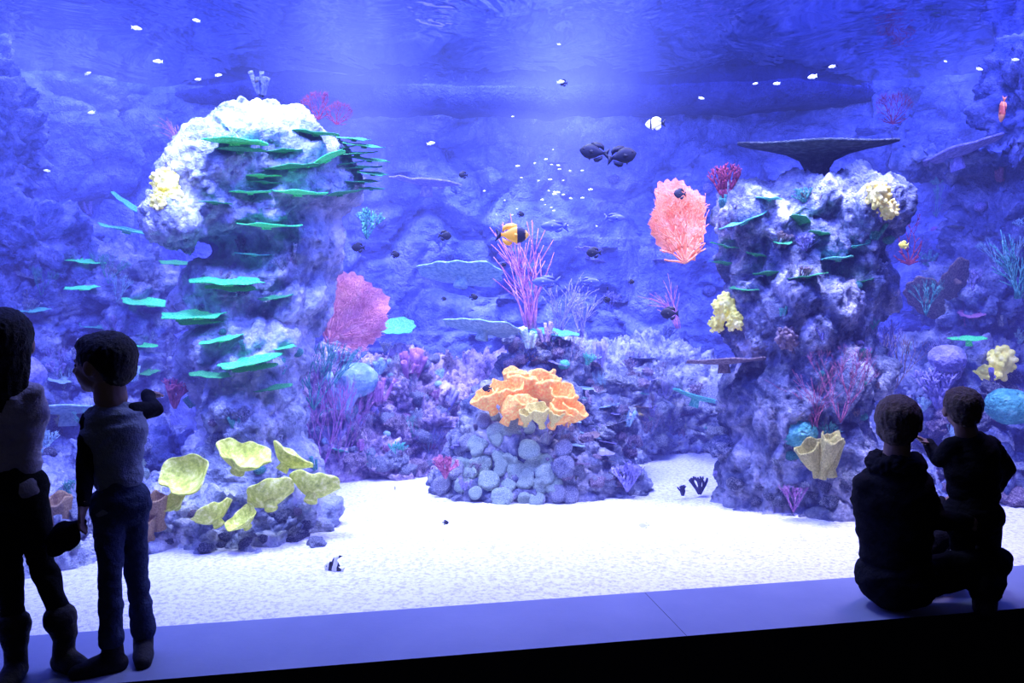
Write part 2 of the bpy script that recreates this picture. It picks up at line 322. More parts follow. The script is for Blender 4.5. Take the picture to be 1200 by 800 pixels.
# ---------------------------------------------------------------- rocks
rock('rock_pillar',[E(310,168,5.0,70,50,.42),E(260,202,4.9,70,62,.42),E(214,255,4.75,42,38,.3),E(350,212,5.1,74,62,.44),E(285,245,5.0,92,48,.42),
 E(325,325,5.15,68,80,.38),E(350,285,5.15,60,60,.38),E(280,345,5.1,74,60,.38),E(290,420,5.05,74,72,.42),E(300,480,5.0,66,70,.42),E(290,555,4.95,84,70,.44),E(245,590,4.8,105,50,.5)],
 .0155,.07,2.2,3,M['rockpale'],'tall pale pitted rock pillar with overhanging top covered in corals',crack=.9,zs=.75,fine=.4)
rock('rock_pillar',[E(892,258,5.1,54,50,.33),E(1004,252,5.1,54,56,.40),E(950,240,5.2,88,36,.4),E(935,300,5.2,92,60,.42),E(985,325,5.2,66,74,.38),E(935,372,5.1,96,78,.44),
 E(955,438,5.1,90,76,.44),E(905,468,5.05,66,64,.40),E(900,545,5.05,58,58,.40),E(945,535,5.1,88,72,.46),E(925,592,5.05,88,24,.50)],
 .0155,.085,2.2,11,M['rock'],'tall mottled rock pillar topped with a dark table coral',crack=1.0,zs=.5,fine=.5)
rock('rock_mound',[E(600,570,5.5,100,46,.5),E(660,565,5.6,100,42,.5),E(600,520,5.55,82,50,.42),E(615,490,5.7,80,58,.4),E(636,440,6.0,60,50,.30),E(560,568,5.4,58,30,.38),E(720,572,5.5,50,25,.35),E(690,505,5.85,60,48,.38),E(645,540,5.5,70,45,.40)],
 .017,.065,3.0,5,M['rock'],'rounded rock mound rising from sand, crowded with corals')
rock('reef_bank',[E(430,540,6.2,70,50,.5),E(470,500,6.6,95,70,.6),E(400,470,6.8,70,70,.6),E(540,505,6.8,75,70,.5),E(470,445,7.0,65,40,.5),E(560,455,7.2,60,45,.5),E(490,560,6.0,60,28,.4)],
 .023,.15,2.8,21,M['pinkrock'],'pinkish encrusted reef bank sloping down to sand')
rock('reef_bank',[E(700,520,6.6,70,60,.5),E(720,465,7.0,75,55,.6),E(790,500,7.2,80,50,.6),E(680,450,7.1,55,55,.5),E(820,460,7.4,80,45,.5),E(760,430,7.6,80,40,.5),E(1080,520,6.6,130,50,.7)],
 .023,.15,2.6,27,M['lilac'],'lilac mottled reef bank behind the rock mound')
rock('rock_ledge',[E(20,290,6.2,80,60,.5),E(30,370,6.2,80,60,.5),E(10,460,6.0,90,60,.6),E(120,520,5.8,100,50,.5),E(60,560,5.3,130,40,.6),E(150,360,6.3,70,80,.4),E(150,440,6.2,70,60,.4),E(-60,160,6.2,110,130,.5),E(170,540,5.3,80,50,.5)],
 .023,.16,2.2,33,M['rockhaze'],'haze-tinted blue rock outcrop with coral plates beside the pillar')
rock('rubble_mound',[E(285,645,4.35,100,34,.42),E(215,635,4.45,85,36,.42),E(330,615,4.5,62,38,.35),E(130,640,4.3,90,34,.4),E(50,665,3.95,80,38,.32),E(10,680,3.8,60,40,.3),E(270,600,4.6,95,44,.42),E(150,600,4.7,110,40,.5),E(60,600,4.7,110,50,.5)],
 .017,.10,3.2,41,M['rockpale'],'low pale rubble rock mound under yellow cup corals')
rock('rock_outcrop',[E(1140,190,6.2,75,12,.45),E(1180,260,6.4,70,80,.5),E(1150,350,6.5,70,60,.5),E(1130,440,6.4,90,60,.5),E(1190,500,5.9,90,50,.6),E(1080,480,6.4,60,70,.5),E(1210,560,5.4,100,40,.5),E(1060,570,5.5,80,30,.5),E(1230,120,6.1,80,100,.4)],
 .023,.16,2.2,55,M['rockhaze'],'violet rock outcrop with overhanging shelf and corals',zs=.6)

# ---------------------------------------------------------------- coral meshes
def tube(bm,pts,rad,n=5,mi=0):
    prev=None
    for k,p in enumerate(pts):
        d=(pts[min(k+1,len(pts)-1)]-pts[max(k-1,0)])
        if d.length<1e-6: d=Vector((0,0,1))
        q=d.to_track_quat('Z','Y'); ring=[]
        for i in range(n):
            a=2*math.pi*i/n; ring.append(bm.verts.new(p+q@Vector((math.cos(a)*rad[k],math.sin(a)*rad[k],0))))
        if prev:
            for i in range(n):
                f=bm.faces.new((prev[i],prev[(i+1)%n],ring[(i+1)%n],ring[i])); f.material_index=mi
        elif n>2: bm.faces.new(ring[::-1]).material_index=mi
        prev=ring
    bm.faces.new(prev).material_index=mi
def cup_mesh(r=1,h=.6,stem=.15,amp=.12,seed=0,p=1.0,q=1.0,th=.035,waves=5,n=56,nr=14,fold=0,foot=None):
    rnd=random.Random(seed); ph=[rnd.uniform(0,6.3) for _ in range(4)]
    def pt(t,a,off):
        rr=stem+(r-stem)*t**p
        rr*=1+.12*math.sin(a*2+ph[0])*t+.08*math.sin(a*3+ph[1])*t+.05*math.sin(a*waves*2+ph[2])*t**3
        z=h*t**q+amp*math.sin(a*waves+ph[3])*t**3+amp*.5*math.sin(a*(waves+3)+ph[1])*t**3
        if fold: rr*=1+fold*math.sin(a*9+ph[2])*t
        return Vector((math.cos(a)*max(rr-off*.5,.005),math.sin(a)*max(rr-off*.5,.005),z+off))
    bm=bmesh.new(); R=[]
    seq=[(0.0,0)]+[(k/nr,0) for k in range(1,nr+1)]+[(k/nr,th) for k in range(nr,-1,-1)]
    fz=-h*.25-.05 if foot is None else -foot
    R.append([bm.verts.new(Vector((math.cos(2*math.pi*i/n)*stem*1.25,math.sin(2*math.pi*i/n)*stem*1.25,fz))) for i in range(n)])
    for t,o in seq: R.append([bm.verts.new(pt(t,2*math.pi*i/n,o)) for i in range(n)])
    for a,b in zip(R,R[1:]):
        for i in range(n): bm.faces.new((a[i],a[(i+1)%n],b[(i+1)%n],b[i]))
    bm.faces.new(R[-1]); bm.faces.new(R[0][::-1])
    return bm2me(bm,'cup')
def lathe(prof,n=64,wob=.04,seed=1):
    bm=bmesh.new(); R=[]
    for r,z in prof: R.append([bm.verts.new((math.cos(2*math.pi*i/n)*r*(1+wob*math.sin(2*math.pi*i/n*3+seed)+wob*.5*math.sin(2*math.pi*i/n*7+seed)),math.sin(2*math.pi*i/n)*r*(1+wob*math.sin(2*math.pi*i/n*2+seed)),z+.012*r*math.sin(2*math.pi*i/n*5+seed))) for i in range(n)])
    for a,b in zip(R,R[1:]):
        for i in range(n): bm.faces.new((a[i],a[(i+1)%n],b[(i+1)%n],b[i]))
    bm.faces.new(R[0]); bm.faces.new(R[-1]); return bm2me(bm,'lathe')
def fan_mesh(w,h,seed,levels=6,wob=.07,rip=.0,rmin=.0045,maxang=1.2,web=False):
    """fan of branching ribs, with an optional perforated web between them"""
    rnd=random.Random(seed); bm=bmesh.new()
    def prof(a): return 1+wob*math.sin(a*4+seed)+wob*.6*math.sin(a*7+seed*2)
    def inside(q,lim):
        if q.z<h*.14: return abs(q.x)<w*.2+q.z*1.6
        x=q.x/(w*.5); z=(q.z-h*.52)/(h*.49); a=math.atan2(x,z)
        return math.hypot(x,z)<prof(a)*lim
    cells={}
    def grow(p,ang,l,r,lev):
        pts=[p];a=ang; q=p; lim=rnd.uniform(.9,1.08)
        for k in range(4):
            a+=rnd.uniform(-.12,.12); nq=q+Vector((math.sin(a)*l/4,rnd.uniform(-.008,.004)*h,math.cos(a)*l/4)); nq.y=max(min(nq.y,.006),-.015)
            if not inside(nq,lim): break
            key=(round(nq.x/(h*.022)),round(nq.z/(h*.022)))
            cells[key]=cells.get(key,0)+1
            if cells[key]>6 and k>1: q=nq; pts.append(q); break
            q=nq; pts.append(q)
        if len(pts)<2: return
        tube(bm,pts,[r*(1-.08*k) for k in range(len(pts))],4)
        if lev<=0 or len(pts)<5: return
        for s in (-1,1): grow(q,a+s*rnd.uniform(.14,.42),l*rnd.uniform(.78,.96),max(r*.68,h*rmin),lev-1)
    n0=9
    for i in range(n0):
        a=-maxang+2*maxang*i/(n0-1); grow(Vector((0,0,0)),a+rnd.uniform(-.08,.08),h*.18,h*.016,levels)
    if web:
        n=72; rings=[]
        for t in (.25,.5,.75,.96):
            ring=[]
            for i in range(n):
                a=2*math.pi*i/n; rr=prof(a)*t*(1+.05*math.sin(a*23)*(t>.9))
                ring.append(bm.verts.new((math.sin(a)*w*.5*rr,.012,h*.52+math.cos(a)*h*.49*rr)))
            rings.append(ring)
        c2=bm.verts.new((0,.012,h*.52))
        for i in range(n): bm.faces.new((c2,rings[0][i],rings[0][(i+1)%n])).material_index=1
        for a,b in zip(rings,rings[1:]):
            for i in range(n): bm.faces.new((a[i],a[(i+1)%n],b[(i+1)%n],b[i])).material_index=1
    for v in bm.verts:
        ang=math.atan2(v.co.x,v.co.z+h*.05); rr=math.hypot(v.co.x,v.co.z)
        v.co.y+=rip*h*math.sin(ang*11+seed)*min(1,rr/(h*.5))
    return bm2me(bm,'fan')
def bush_mesh(h,seed,levels=4,spread=.55,r=.03,first=6):
    rnd=random.Random(seed); bm=bmesh.new()
    def grow(p,d,l,rr,lev):
        pts=[p];q=p
        for k in range(3):
            d=(d+Vector((rnd.uniform(-.15,.15),rnd.uniform(-.15,.15),.06))).normalized(); q=q+d*l/3; pts.append(q)
        tube(bm,pts,[rr,rr*.92,rr*.85,rr*.7],5)
        if lev<=0: return
        for _ in range(2 if rnd.random()<.75 else 3):
            nd=(d+Vector((rnd.uniform(-1,1),rnd.uniform(-1,1),rnd.uniform(-.3,.8)))*spread).normalized()
            grow(q,nd,l*rnd.uniform(.65,.9),rr*.75,lev-1)
    for i in range(first):
        a=2*math.pi*i/first; grow(Vector((0,0,0)),Vector((math.cos(a)*.6,math.sin(a)*.6,1)).normalized(),h*.32,h*r,levels-1)
    return bm2me(bm,'bush')
def whip_mesh(h,seed,n=14,lean=0,spread=.4,r=.012):
    rnd=random.Random(seed); bm=bmesh.new()
    for i in range(n):
        a=rnd.uniform(-1,1)*spread+lean; b=rnd.uniform(-.4,.4)*spread; l=h*rnd.uniform(.6,1.05); p=Vector((rnd.uniform(-.05,.05)*h,rnd.uniform(-.05,.05)*h,0)); pts=[p]
        for k in range(7):
            aa=a*(.4+.9*(k/6)) + .12*math.sin(k+i); p=p+Vector((math.sin(aa),b*.5,math.cos(aa)))*l/7; pts.append(p)
        tube(bm,pts,[h*r*(1-.08*k) for k in range(8)],6)
        for s in range(2):
            k=rnd.choice([2,3,4]); p=pts[k]; pp=[p]; sg=rnd.choice([-1,1])
            for kk in range(3): p=p+Vector((math.sin(a+sg*.4),b*.4,math.cos(a+sg*.35)))*l*.12; pp.append(p)
            tube(bm,pp,[h*r*.8,h*r*.7,h*r*.6,h*r*.4],5)
    return bm2me(bm,'whip')
def knob_mesh(r,seed,n=70,k=.17):
    rnd=random.Random(seed); parts=[('e',Vector((0,0,.1*r)),(r*.7,r*.6,r*.7),None)]
    for _ in range(n):
        v=Vector((rnd.gauss(0,1),rnd.gauss(0,1),rnd.gauss(0,1)+.2)).normalized(); u=rnd.uniform(.75,1.05); p=Vector((v.x*r*.9*u,v.y*r*.7*u,v.z*r*.95*u)); q=r*k*rnd.uniform(.6,1.1)
        parts.append(('c',v*r*.4,q*.7,p,q))
    return remesh(parts,r*.04,1,'knob')
def brain_mesh(r,seed):
    bm=bmesh.new(); bmesh.ops.create_icosphere(bm,subdivisions=5,radius=r)
    for v in bm.verts:
        n=v.co.normalized(); w=abs(noise.noise(n*7+Vector((seed,0,0))))
        v.co=n*r*(1+.1*noise.noise(n*1.6+Vector((seed,3,0)))-.06*max(0,.25-w)*4); v.co.z*=.82
    return bm2me(bm,'brain')
def polyp_mesh(seed):
    bm=bmesh.new(); n=40; R=[]
    prof=[(.02,.42),(.12,.43),(.22,.38),(.40,.42),(.58,.46),(.74,.44),(.88,.32),(1,.10),(.97,-.15),(.75,-.4)]
    for r,z in prof:
        R.append([bm.verts.new((math.cos(2*math.pi*i/n)*r*(1+.07*math.sin(2*math.pi*i/n*3+seed)),math.sin(2*math.pi*i/n)*r*(1+.09*math.sin(2*math.pi*i/n*2+seed)),z+.06*r*math.cos(2*math.pi*i/n*10)*(r>.15))) for i in range(n)])
    for a,b in zip(R,R[1:]):
        for i in range(n): bm.faces.new((a[i],a[(i+1)%n],b[(i+1)%n],b[i]))
    bm.faces.new(R[0]); bm.faces.new(R[-1])
    return bm2me(bm,'polyp')
def stone_mesh(seed):
    bm=bmesh.new(); bmesh.ops.create_icosphere(bm,subdivisions=4,radius=1); s=Vector((seed*2.3,seed,0))
    for v in bm.verts:
        n=v.co.copy(); v.co=n*(1+.35*noise.fractal(n*1.6+s,.8,2,4)-.3*max(0,.35-noise.voronoi(n*2.4+s)[0][0])); v.co.z*=.7
    return bm2me(bm,'stone')
def tubes_mesh(h,seed,n=7):
    rnd=random.Random(seed); bm=bmesh.new()
    for i in range(n):
        a=rnd.uniform(0,6.3); e=rnd.uniform(.05,.5); l=h*rnd.uniform(.5,1); b=Vector((math.cos(a),math.sin(a),0))*h*.22*rnd.random()
        d=Vector((math.cos(a)*e,math.sin(a)*e,1)).normalized(); w=h*rnd.uniform(.07,.11)
        pts=[b,b+d*l*.4,b+d*l*.8,b+d*l,b+d*l,b+d*l*.97,b+d*l*.6]
        q=d.to_track_quat('Z','Y'); prev=None
        for k,(p,rr) in enumerate(zip(pts,[w*.7,w*.85,w,w*1.08,w*.85,w*.6,w*.55])):
            ring=[bm.verts.new(p+q@Vector((math.cos(2*math.pi*j/12)*rr,math.sin(2*math.pi*j/12)*rr,0))) for j in range(12)]
            if prev:
                for j in range(12): bm.faces.new((prev[j],prev[(j+1)%12],ring[(j+1)%12],ring[j]))
            prev=ring
        bm.faces.new(prev)
    return bm2me(bm,'tubes')
def put(name,me,loc,rot=(0,0,0),sc=1,mat=None,label='',cat='coral',group=None):
    o=bpy.data.objects.new(name,me); link(o); o.location=loc; o.rotation_euler=rot
    o.scale=(sc,sc,sc) if not hasattr(sc,'__len__') else sc
    return tag(o,label,cat,group)
def mats(me,m):
    c=me.copy(); c.materials.clear()
    for x in (m if isinstance(m,(list,tuple)) else [m]): c.materials.append(x)
    return c

# --- shelf plates
plates=[cup_mesh(1,.11,.14,.03,s,1,.8,.038,4) for s in range(5)]
pg=[mats(p,M['green']) for p in plates]; pt_=[mats(p,M['teal']) for p in plates]; pd=[mats(p,M['darkgreen']) for p in plates]
G=[(280,172,78,2,0),(308,209,42,0,0),(352,230,66,2,0),(296,228,44,0,0),(316,268,72,2,0),(386,190,52,-28,0),(345,200,60,-6,2),(154,273,66,12,1),(272,333,78,2,0),(182,357,64,6,0),
 (238,371,84,-2,0),(263,399,46,-10,0),(297,425,72,-8,0),(330,408,36,-5,0),(118,383,40,6,1),(100,339,40,0,0),(152,241,40,38,1),(335,180,40,-4,2),(372,160,50,6,2),(400,230,46,-10,2),
 (255,240,40,4,2),(300,300,40,4,1),(210,310,40,6,2),(105,308,44,6,0),(168,405,34,6,0),(170,436,40,6,2),(40,365,40,0,1),(325,350,40,-6,2),(250,440,44,4,2),(320,455,44,-6,2),
 (285,180,60,0,2),(312,216,36,4,2),(242,378,60,0,2),(276,340,56,4,2),(300,432,50,-6,2),
 (416,166,42,6,2),(428,174,44,8,2),(420,183,46,-2,2),(434,190,44,8,2),(424,199,44,0,2),(438,206,38,8,2),(426,215,40,2,2),(436,223,30,4,2),(404,176,36,-10,2),(408,194,36,-6,2)]
for i,(x,y,w,rl,c) in enumerate(G):
    far=x>400 and y<226
    p,n=hit(x,y,5.0 if far else 5.6)
    if far: p=at(x,y,4.95+.02*(i%4))
    p=p+Vector((0,-w/2/F*p.y*.35,0)); r=w/2/F*p.y
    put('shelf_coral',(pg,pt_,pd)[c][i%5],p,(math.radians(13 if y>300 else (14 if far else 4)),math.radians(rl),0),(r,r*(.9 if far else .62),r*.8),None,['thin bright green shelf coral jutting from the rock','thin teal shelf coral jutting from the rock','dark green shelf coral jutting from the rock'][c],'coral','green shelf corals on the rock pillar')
for i,(x,y,w,rl) in enumerate([(870,262,60,-20),(935,262,50,10),(850,290,44,-12),(900,322,44,4),(980,305,60,4),(870,340,40,8),(945,325,40,-8),(960,275,36,4),(900,235,40,-6),(850,310,36,-6),(1010,330,36,8),(915,285,36,14),(1000,290,30,-10),(885,300,30,10)]):
    p,n=hit(x,y,5.3); r=w/2/F*p.y
    put('shelf_coral',(pt_ if i%4==0 else pd)[(i+2)%5],p+Vector((0,-r*.2,0)),(math.radians(4),math.radians(rl),i),(r,r*.6,r*.8),None,'small dull green shelf coral clinging to rock','coral','small shelf corals on the mottled pillar')
def plate(x,y,d,w,m,label,tx=0,ry=0,sq=.7,seed=3,name='plate_coral'):
    me=mats(cup_mesh(1,.10,.15,.018,seed,1,1.2,.035,5,64,14,0,.25),m); r=w/2/F*d
    return put(name,me,at(x,y,d),(math.radians(tx),math.radians(ry),seed*.7),(r,r*sq,r),None,label)
plate(541,325,6.6,94,M['blueplate'],'pale blue flat oval plate coral',20,0,.9,4)
plate(566,388,5.8,84,M['blueplate'],'pale blue plate coral on top of rock mound',18,-4,.9,4)
plate(648,392,5.9,56,M['teal'],'thin teal plate coral on the mound',10,4,.7,9)
plate(815,468,6.3,72,M['teal'],'pale green plate coral over the reef bank',18,-6,.7,12)
plate(848,427,4.9,82,M['brown'],'brownish plate coral on the pillar side',8,4,.6,13)
plate(1085,350,6.0,60,M['brown'],'tan plate coral tilted against rock',35,-40,.7,14)
plate(1120,330,6.0,56,M['brown'],'tan plate coral tilted against rock',35,-50,.7,15)
plate(1135,399,5.8,50,M['green'],'thin green plate coral on the outcrop',8,0,.6,16)
plate(463,384,6.7,46,M['teal'],'teal round plate coral beside a sea fan',40,0,.7,18)
plate(500,218,7.4,100,M['violet'],'faint violet plate coral on the back wall',4,0,.4,19)
plate(690,295,7.4,60,M['violet'],'violet plate coral on the back wall',6,0,.5,20)
plate(735,487,6.4,40,M['tan'],'small tan plate coral on the bank',14,0,.7,22)
plate(80,485,5.4,110,M['blueplate'],'blue grey flat plate coral on dark outcrop',12,0,.7,23)
plate(690,425,6.5,50,M['blueplate'],'small pale plate coral beside the mound',16,6,.7,24)
plate(1120,185,5.9,120,M['violet'],'long violet plate coral overhanging the outcrop',8,-6,.4,25)
tb=mats(lathe([(.30,-.72),(.20,-.5),(.16,-.36),(.22,-.24),(.4,-.14),(.65,-.07),(.88,-.02),(1,.02),(1.0,.05),(.9,.04),(.6,.01),(.2,-.03),(.02,-.04)],72,.03,4),M['darkplate'])
r=91/F*5.1
put('table_coral',tb,at(958,170,5.1),(math.radians(8.5),math.radians(-1),0),(r,r*.62,r*.85),None,'large dark flat table coral on a flared stem atop the pillar')
for i in range(18):
    x=random.uniform(670,765); y=random.uniform(440,560); p,n=hit(x,y,6.4); r=random.uniform(.05,.11)
    put('plate_coral',mats(plates[i%5],M[['lilac','violet','blueplate','brown'][i%4]]),p+Vector((0,-.03,0)),(math.radians(12),math.radians(random.uniform(-15,15)),i),(r,r*.7,r*.6),None,'small overlapping plate coral on reef rock','coral','small plate corals beside the mound')

# --- yellow cup corals: ruffled bowls packed low
yc=[mats(cup_mesh(1,.62,.24,.055,s+40,.75,1.2,.06,3+s%2,64,20,.0,.30),M['yellowcup']) for s in range(4)]
for i,(x,y,w,tx,ry,d) in enumerate([(224,555,58,44,-12,4.15),(281,536,58,30,4,4.3),(334,535,50,34,10,4.35),(366,570,54,40,14,4.22),(317,579,52,50,-2,4.08),(254,600,46,40,-12,4.02),(288,604,36,32,10,4.04),(206,582,32,40,-16,4.15)]):
    r=w/2/F*d
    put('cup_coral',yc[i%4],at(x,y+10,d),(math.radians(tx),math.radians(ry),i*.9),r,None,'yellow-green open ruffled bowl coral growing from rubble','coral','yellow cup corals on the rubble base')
for x,y,d,w in ((186,584,4.1,36),(160,650,4.05,28),(72,592,4.1,44),(176,600,4.05,24)):
    r=w/2/F*d
    put('cup_sponge',mats(cup_mesh(1,1.3,.4,.1,x,.7,1,.1,3,48,12,.04,.5),M['leather']),at(x,y+26,d),(math.radians(12),math.radians(-6),0),(r*.8,r*.8,r*1.2),None,'tan leathery cup sponge on the rubble','sponge')
# --- orange folded cups
oc=[mats(cup_mesh(1,1.3,.30,.11,s+60,.55,1.1,.14,2+s%2,84,18,.045,.5),M['orange']) for s in range(4)]
for i,(x,y,w,tx,ry,d) in enumerate([(576,462,32,20,-28,5.22),(592,458,38,16,-14,5.28),(608,450,40,10,-4,5.38),(594,474,34,30,-10,5.14),(613,473,34,28,2,5.14),(627,456,34,14,2,5.42),(644,454,40,10,6,5.36),(659,462,36,16,18,5.26),(666,476,30,26,26,5.18),(649,479,32,32,8,5.12),(602,441,34,6,-6,5.5),(636,441,34,6,6,5.5)]):
    r=w/2/F*d
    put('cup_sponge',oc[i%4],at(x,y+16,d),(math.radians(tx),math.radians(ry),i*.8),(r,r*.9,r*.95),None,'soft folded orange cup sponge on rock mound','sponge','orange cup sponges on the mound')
for x,w in ((634,.08),(616,.055),(648,.055)):
    put('cup_sponge',mats(cup_mesh(1,1.4,.25,.10,75,.6,1,.12,3,72,16,.05,.5),M['tan']),at(x,495,5.05),(math.radians(24),0,x),(w,w*.9,w),None,'soft folded yellow cup sponge on rock mound','sponge','orange cup sponges on the mound')
for k,(x,ry,w) in enumerate([(945,-24,.092),(966,0,.11),(985,20,.092)]):
    put('cup_sponge',mats(cup_mesh(1,1.5,.3,.12,78+k,.7,1,.12,3,72,18,.05),M['dullyellow']),at(966+(x-966)*.45,550,4.55-.03*k),(math.radians(14),math.radians(ry),k),(w,w*.6,w*1.15),None,'folded dull yellow cup sponge at foot of pillar','sponge','folded dull yellow sponges at the pillar foot')
# --- polyps on mound (tapering cone)
pm=[mats(polyp_mesh(s),M['polyp']) for s in range(3)]; pm2=[mats(polyp_mesh(s+5),M['lilac']) for s in range(2)]
k=0
for row in range(8):
    y=490+row*13; hw=[32,40,50,58,66,72,74,68][row]
    n_=int(hw*2/18)
    for c_ in range(n_+1):
        if random.random()<.10: continue
        x=594-hw+c_*(2*hw/n_)+(8 if row%2 else 0)+random.uniform(-5,5)
        p,n=hit(x,y+random.uniform(-5,5),5.2); r=random.uniform(.040,.082)
        n=(n*1.3+Vector((random.uniform(-.3,.3),-.8,.35))).normalized()
        q=n.to_track_quat('Z','Y').to_euler()
        edge=abs(x-594)>hw*.8
        put('brain_coral',(pm2[k%2] if edge else pm[k%3]),p+n*.006,q,r,None,'round lilac coral colony on the mound edge' if edge else 'round pale greenish grooved coral colony on the mound','coral','round grooved corals on the mound'); k+=1
# --- sea fans
def fan(x,y,d,w,h,ms,label,ry=0,rz=0,seed=1,**k):
    put('sea_fan',mats(fan_mesh(w/F*d,h/F*d,seed,**k),ms),at(x,y,d),(0,math.radians(ry),math.radians(rz)),1,None,label)
fan(803,308,5.12,70,100,[M['salmon'],M['orangeweb']],'lacy orange red sea fan attached to pillar side',-8,6,3,wob=.08,rip=.02,levels=6,web=True)
fan(384,402,5.7,100,90,[M['dusty'],M['magentaweb']],'dusty pink finely veined sea fan beside the pillar',34,-5,5,wob=.05,rip=.03,levels=6,web=True)
fan(1046,145,7.0,42,46,M['red'],'dark red sea fan on the back wall',0,0,8,levels=5)
fan(374,140,5.6,34,40,M['red'],'dark red sea fan behind pillar top',-12,0,9,levels=5)
fan(394,146,5.8,32,34,M['red'],'dark red sea fan behind pillar top',15,0,10,levels=5)
fan(1065,310,6.2,28,80,M['red'],'reddish sea fan behind the pillar',0,0,12,levels=5)
# --- whips & bushes
def thing(kind,x,y,d,me,m,label,ry=0,cat='coral',tx=0):
    put(kind,mats(me,m),at(x,y,d),(math.radians(tx),math.radians(ry),0),1,None,label,cat)
thing('sea_whip',622,385,5.9,whip_mesh(.86,4,17,-.05,.5,.0075),M['whip'],'tall magenta sea whip with upright strands')
thing('sea_whip',655,390,6.1,whip_mesh(.5,5,14,.25,.6,.009),M['violet'],'pale blue violet sea whip tuft')
thing('sea_whip',680,395,6.4,whip_mesh(.45,15,12,.1,.6,.010),M['violet'],'violet sea whip tuft on the mound')
thing('sea_whip',795,385,6.8,whip_mesh(.5,6,10,-.6,.5,.008),M['whip'],'pink sea whip leaning to one side')
thing('sea_whip',1195,350,5.6,whip_mesh(.5,7,12,-.35,.5,.013),M['bluegreen'],'green finger sea whip on outcrop')
thing('sea_whip',955,500,4.65,whip_mesh(.40,8,16,-.2,.9,.005),M['pink'],'red pink sea whip at pillar foot')
thing('gorgonian',985,495,4.6,bush_mesh(.44,9,5,.5,.006,7),M['pink'],'branching red pink gorgonian on pillar')
thing('gorgonian',930,600,4.6,bush_mesh(.18,10,4,.5,.02,6),M['magenta'],'small pink branching gorgonian on sand')
thing('gorgonian',1025,455,5.3,bush_mesh(.45,19,5,.4,.012,7),M['violet'],'violet branching gorgonian beside the pillar')
thing('gorgonian',1050,455,5.6,bush_mesh(.4,29,5,.4,.010,7),M['brown'],'tan branching gorgonian beside the pillar')
thing('gorgonian',1085,370,5.9,bush_mesh(.3,39,4,.6,.012,6),M['bluegreen'],'greenish branching gorgonian near the outcrop')
thing('branch_coral',850,235,5.15,bush_mesh(.26,12,4,.6,.045,8),M['red'],'dark red finger coral on pillar edge')
thing('branch_coral',205,478,4.85,bush_mesh(.2,13,4,.6,.05,9),M['pink'],'red pink knobby branch coral')
thing('gorgonian',375,555,5.4,bush_mesh(.7,14,5,.35,.006,7),M['magenta'],'magenta thin branching gorgonian by pillar')
thing('gorgonian',400,545,5.7,bush_mesh(.55,24,5,.35,.006,7),M['magenta'],'pink thin branching gorgonian by pillar')
thing('gorgonian',368,480,5.4,bush_mesh(.5,34,5,.35,.014,8),M['bluegreen'],'dark teal feathery gorgonian beside pillar')
thing('gorgonian',430,280,5.8,bush_mesh(.26,44,4,.7,.03,8),M['bluegreen'],'olive leafy gorgonian behind pillar')
thing('gorgonian',215,180,5.2,whip_mesh(.3,54,7,-.9,.4,.010),M['magenta'],'thin pinkish spiky gorgonian on pillar')
for i,(x,y,d,h,c) in enumerate([(480,445,6.3,.28,'magenta'),(445,470,6.1,.22,'magenta'),(520,480,6.3,.2,'violet'),(700,430,6.5,.25,'violet'),(740,440,6.8,.22,'lilac'),(620,408,5.7,.18,'polyp'),(640,400,5.7,.16,'pinkrock'),(1075,500,6,.25,'violet'),(308,112,5.2,.16,'rockhaze'),(405,480,5.9,.3,'blueplate')]):
    put('tube_sponge',mats(tubes_mesh(h,i+3,10),M[c]),at(x,y,d),(math.radians(8),0,i),1,None,'cluster of stubby tube sponges on reef','sponge','tube sponge clusters')
# --- knob corals
for i,(x,y,w,c,d) in enumerate([(196,214,36,'yellow',4.35),(205,232,32,'yellow',4.35),(188,236,26,'yellow',4.35),(848,360,36,'yellow',4.8),(1168,425,46,'yellow',5.5),(1025,230,34,'tan',4.75),(1038,246,26,'tan',4.75),(1150,440,30,'yellow',5.5),(860,376,28,'yellow',4.8),(840,380,24,'yellow',4.8),(920,395,30,'brown',4.8),(470,455,30,'pinkrock',6.2)]):
    r=w/2/F*d; p,n=hit(x,y,d)
    if p.y>d+.8: p=at(x,y,d)
    p=p+Vector((0,-r*.4,0))
    put('knob_coral',mats(knob_mesh(r,i+5),M[c]),p,(0,0,i),1,None,'yellow knobby encrusting coral' if c=='yellow' else 'tan knobby encrusting coral','coral')
# --- brain corals
for i,(x,y,w,c,d) in enumerate([(1183,476,52,'bluegreen',5.2),(418,445,50,'blueplate',6.0),(935,505,46,'bluegreen',4.75),(1110,420,40,'violet',5.8),(20,440,60,'violet',5.4)]):
    r=w/2/F*d
    put('brain_coral',mats(brain_mesh(r,i*3.3),M[c]),at(x,y,d),(0,0,i),1,None,'large rounded brain coral with grooves','coral')
thing('branch_coral',735,575,5.2,bush_mesh(.22,70,4,.8,.05,9),M['violet'],'dense purple branching coral thicket')
thing('branch_coral',522,560,5.05,bush_mesh(.16,71,4,.8,.06,9),M['pink'],'small pink branching coral thicket')
thing('branch_coral',1100,480,5.8,bush_mesh(.35,72,4,.8,.05,8),M['violet'],'violet branching coral thicket on outcrop')
thing('branch_coral',820,578,5.2,bush_mesh(.16,81,3,.7,.10,4),M['statue'],'dark stubby branching coral standing on sand')
thing('branch_coral',800,580,5.15,bush_mesh(.09,82,3,.7,.12,4),M['statue'],'dark stubby branching coral standing on sand')
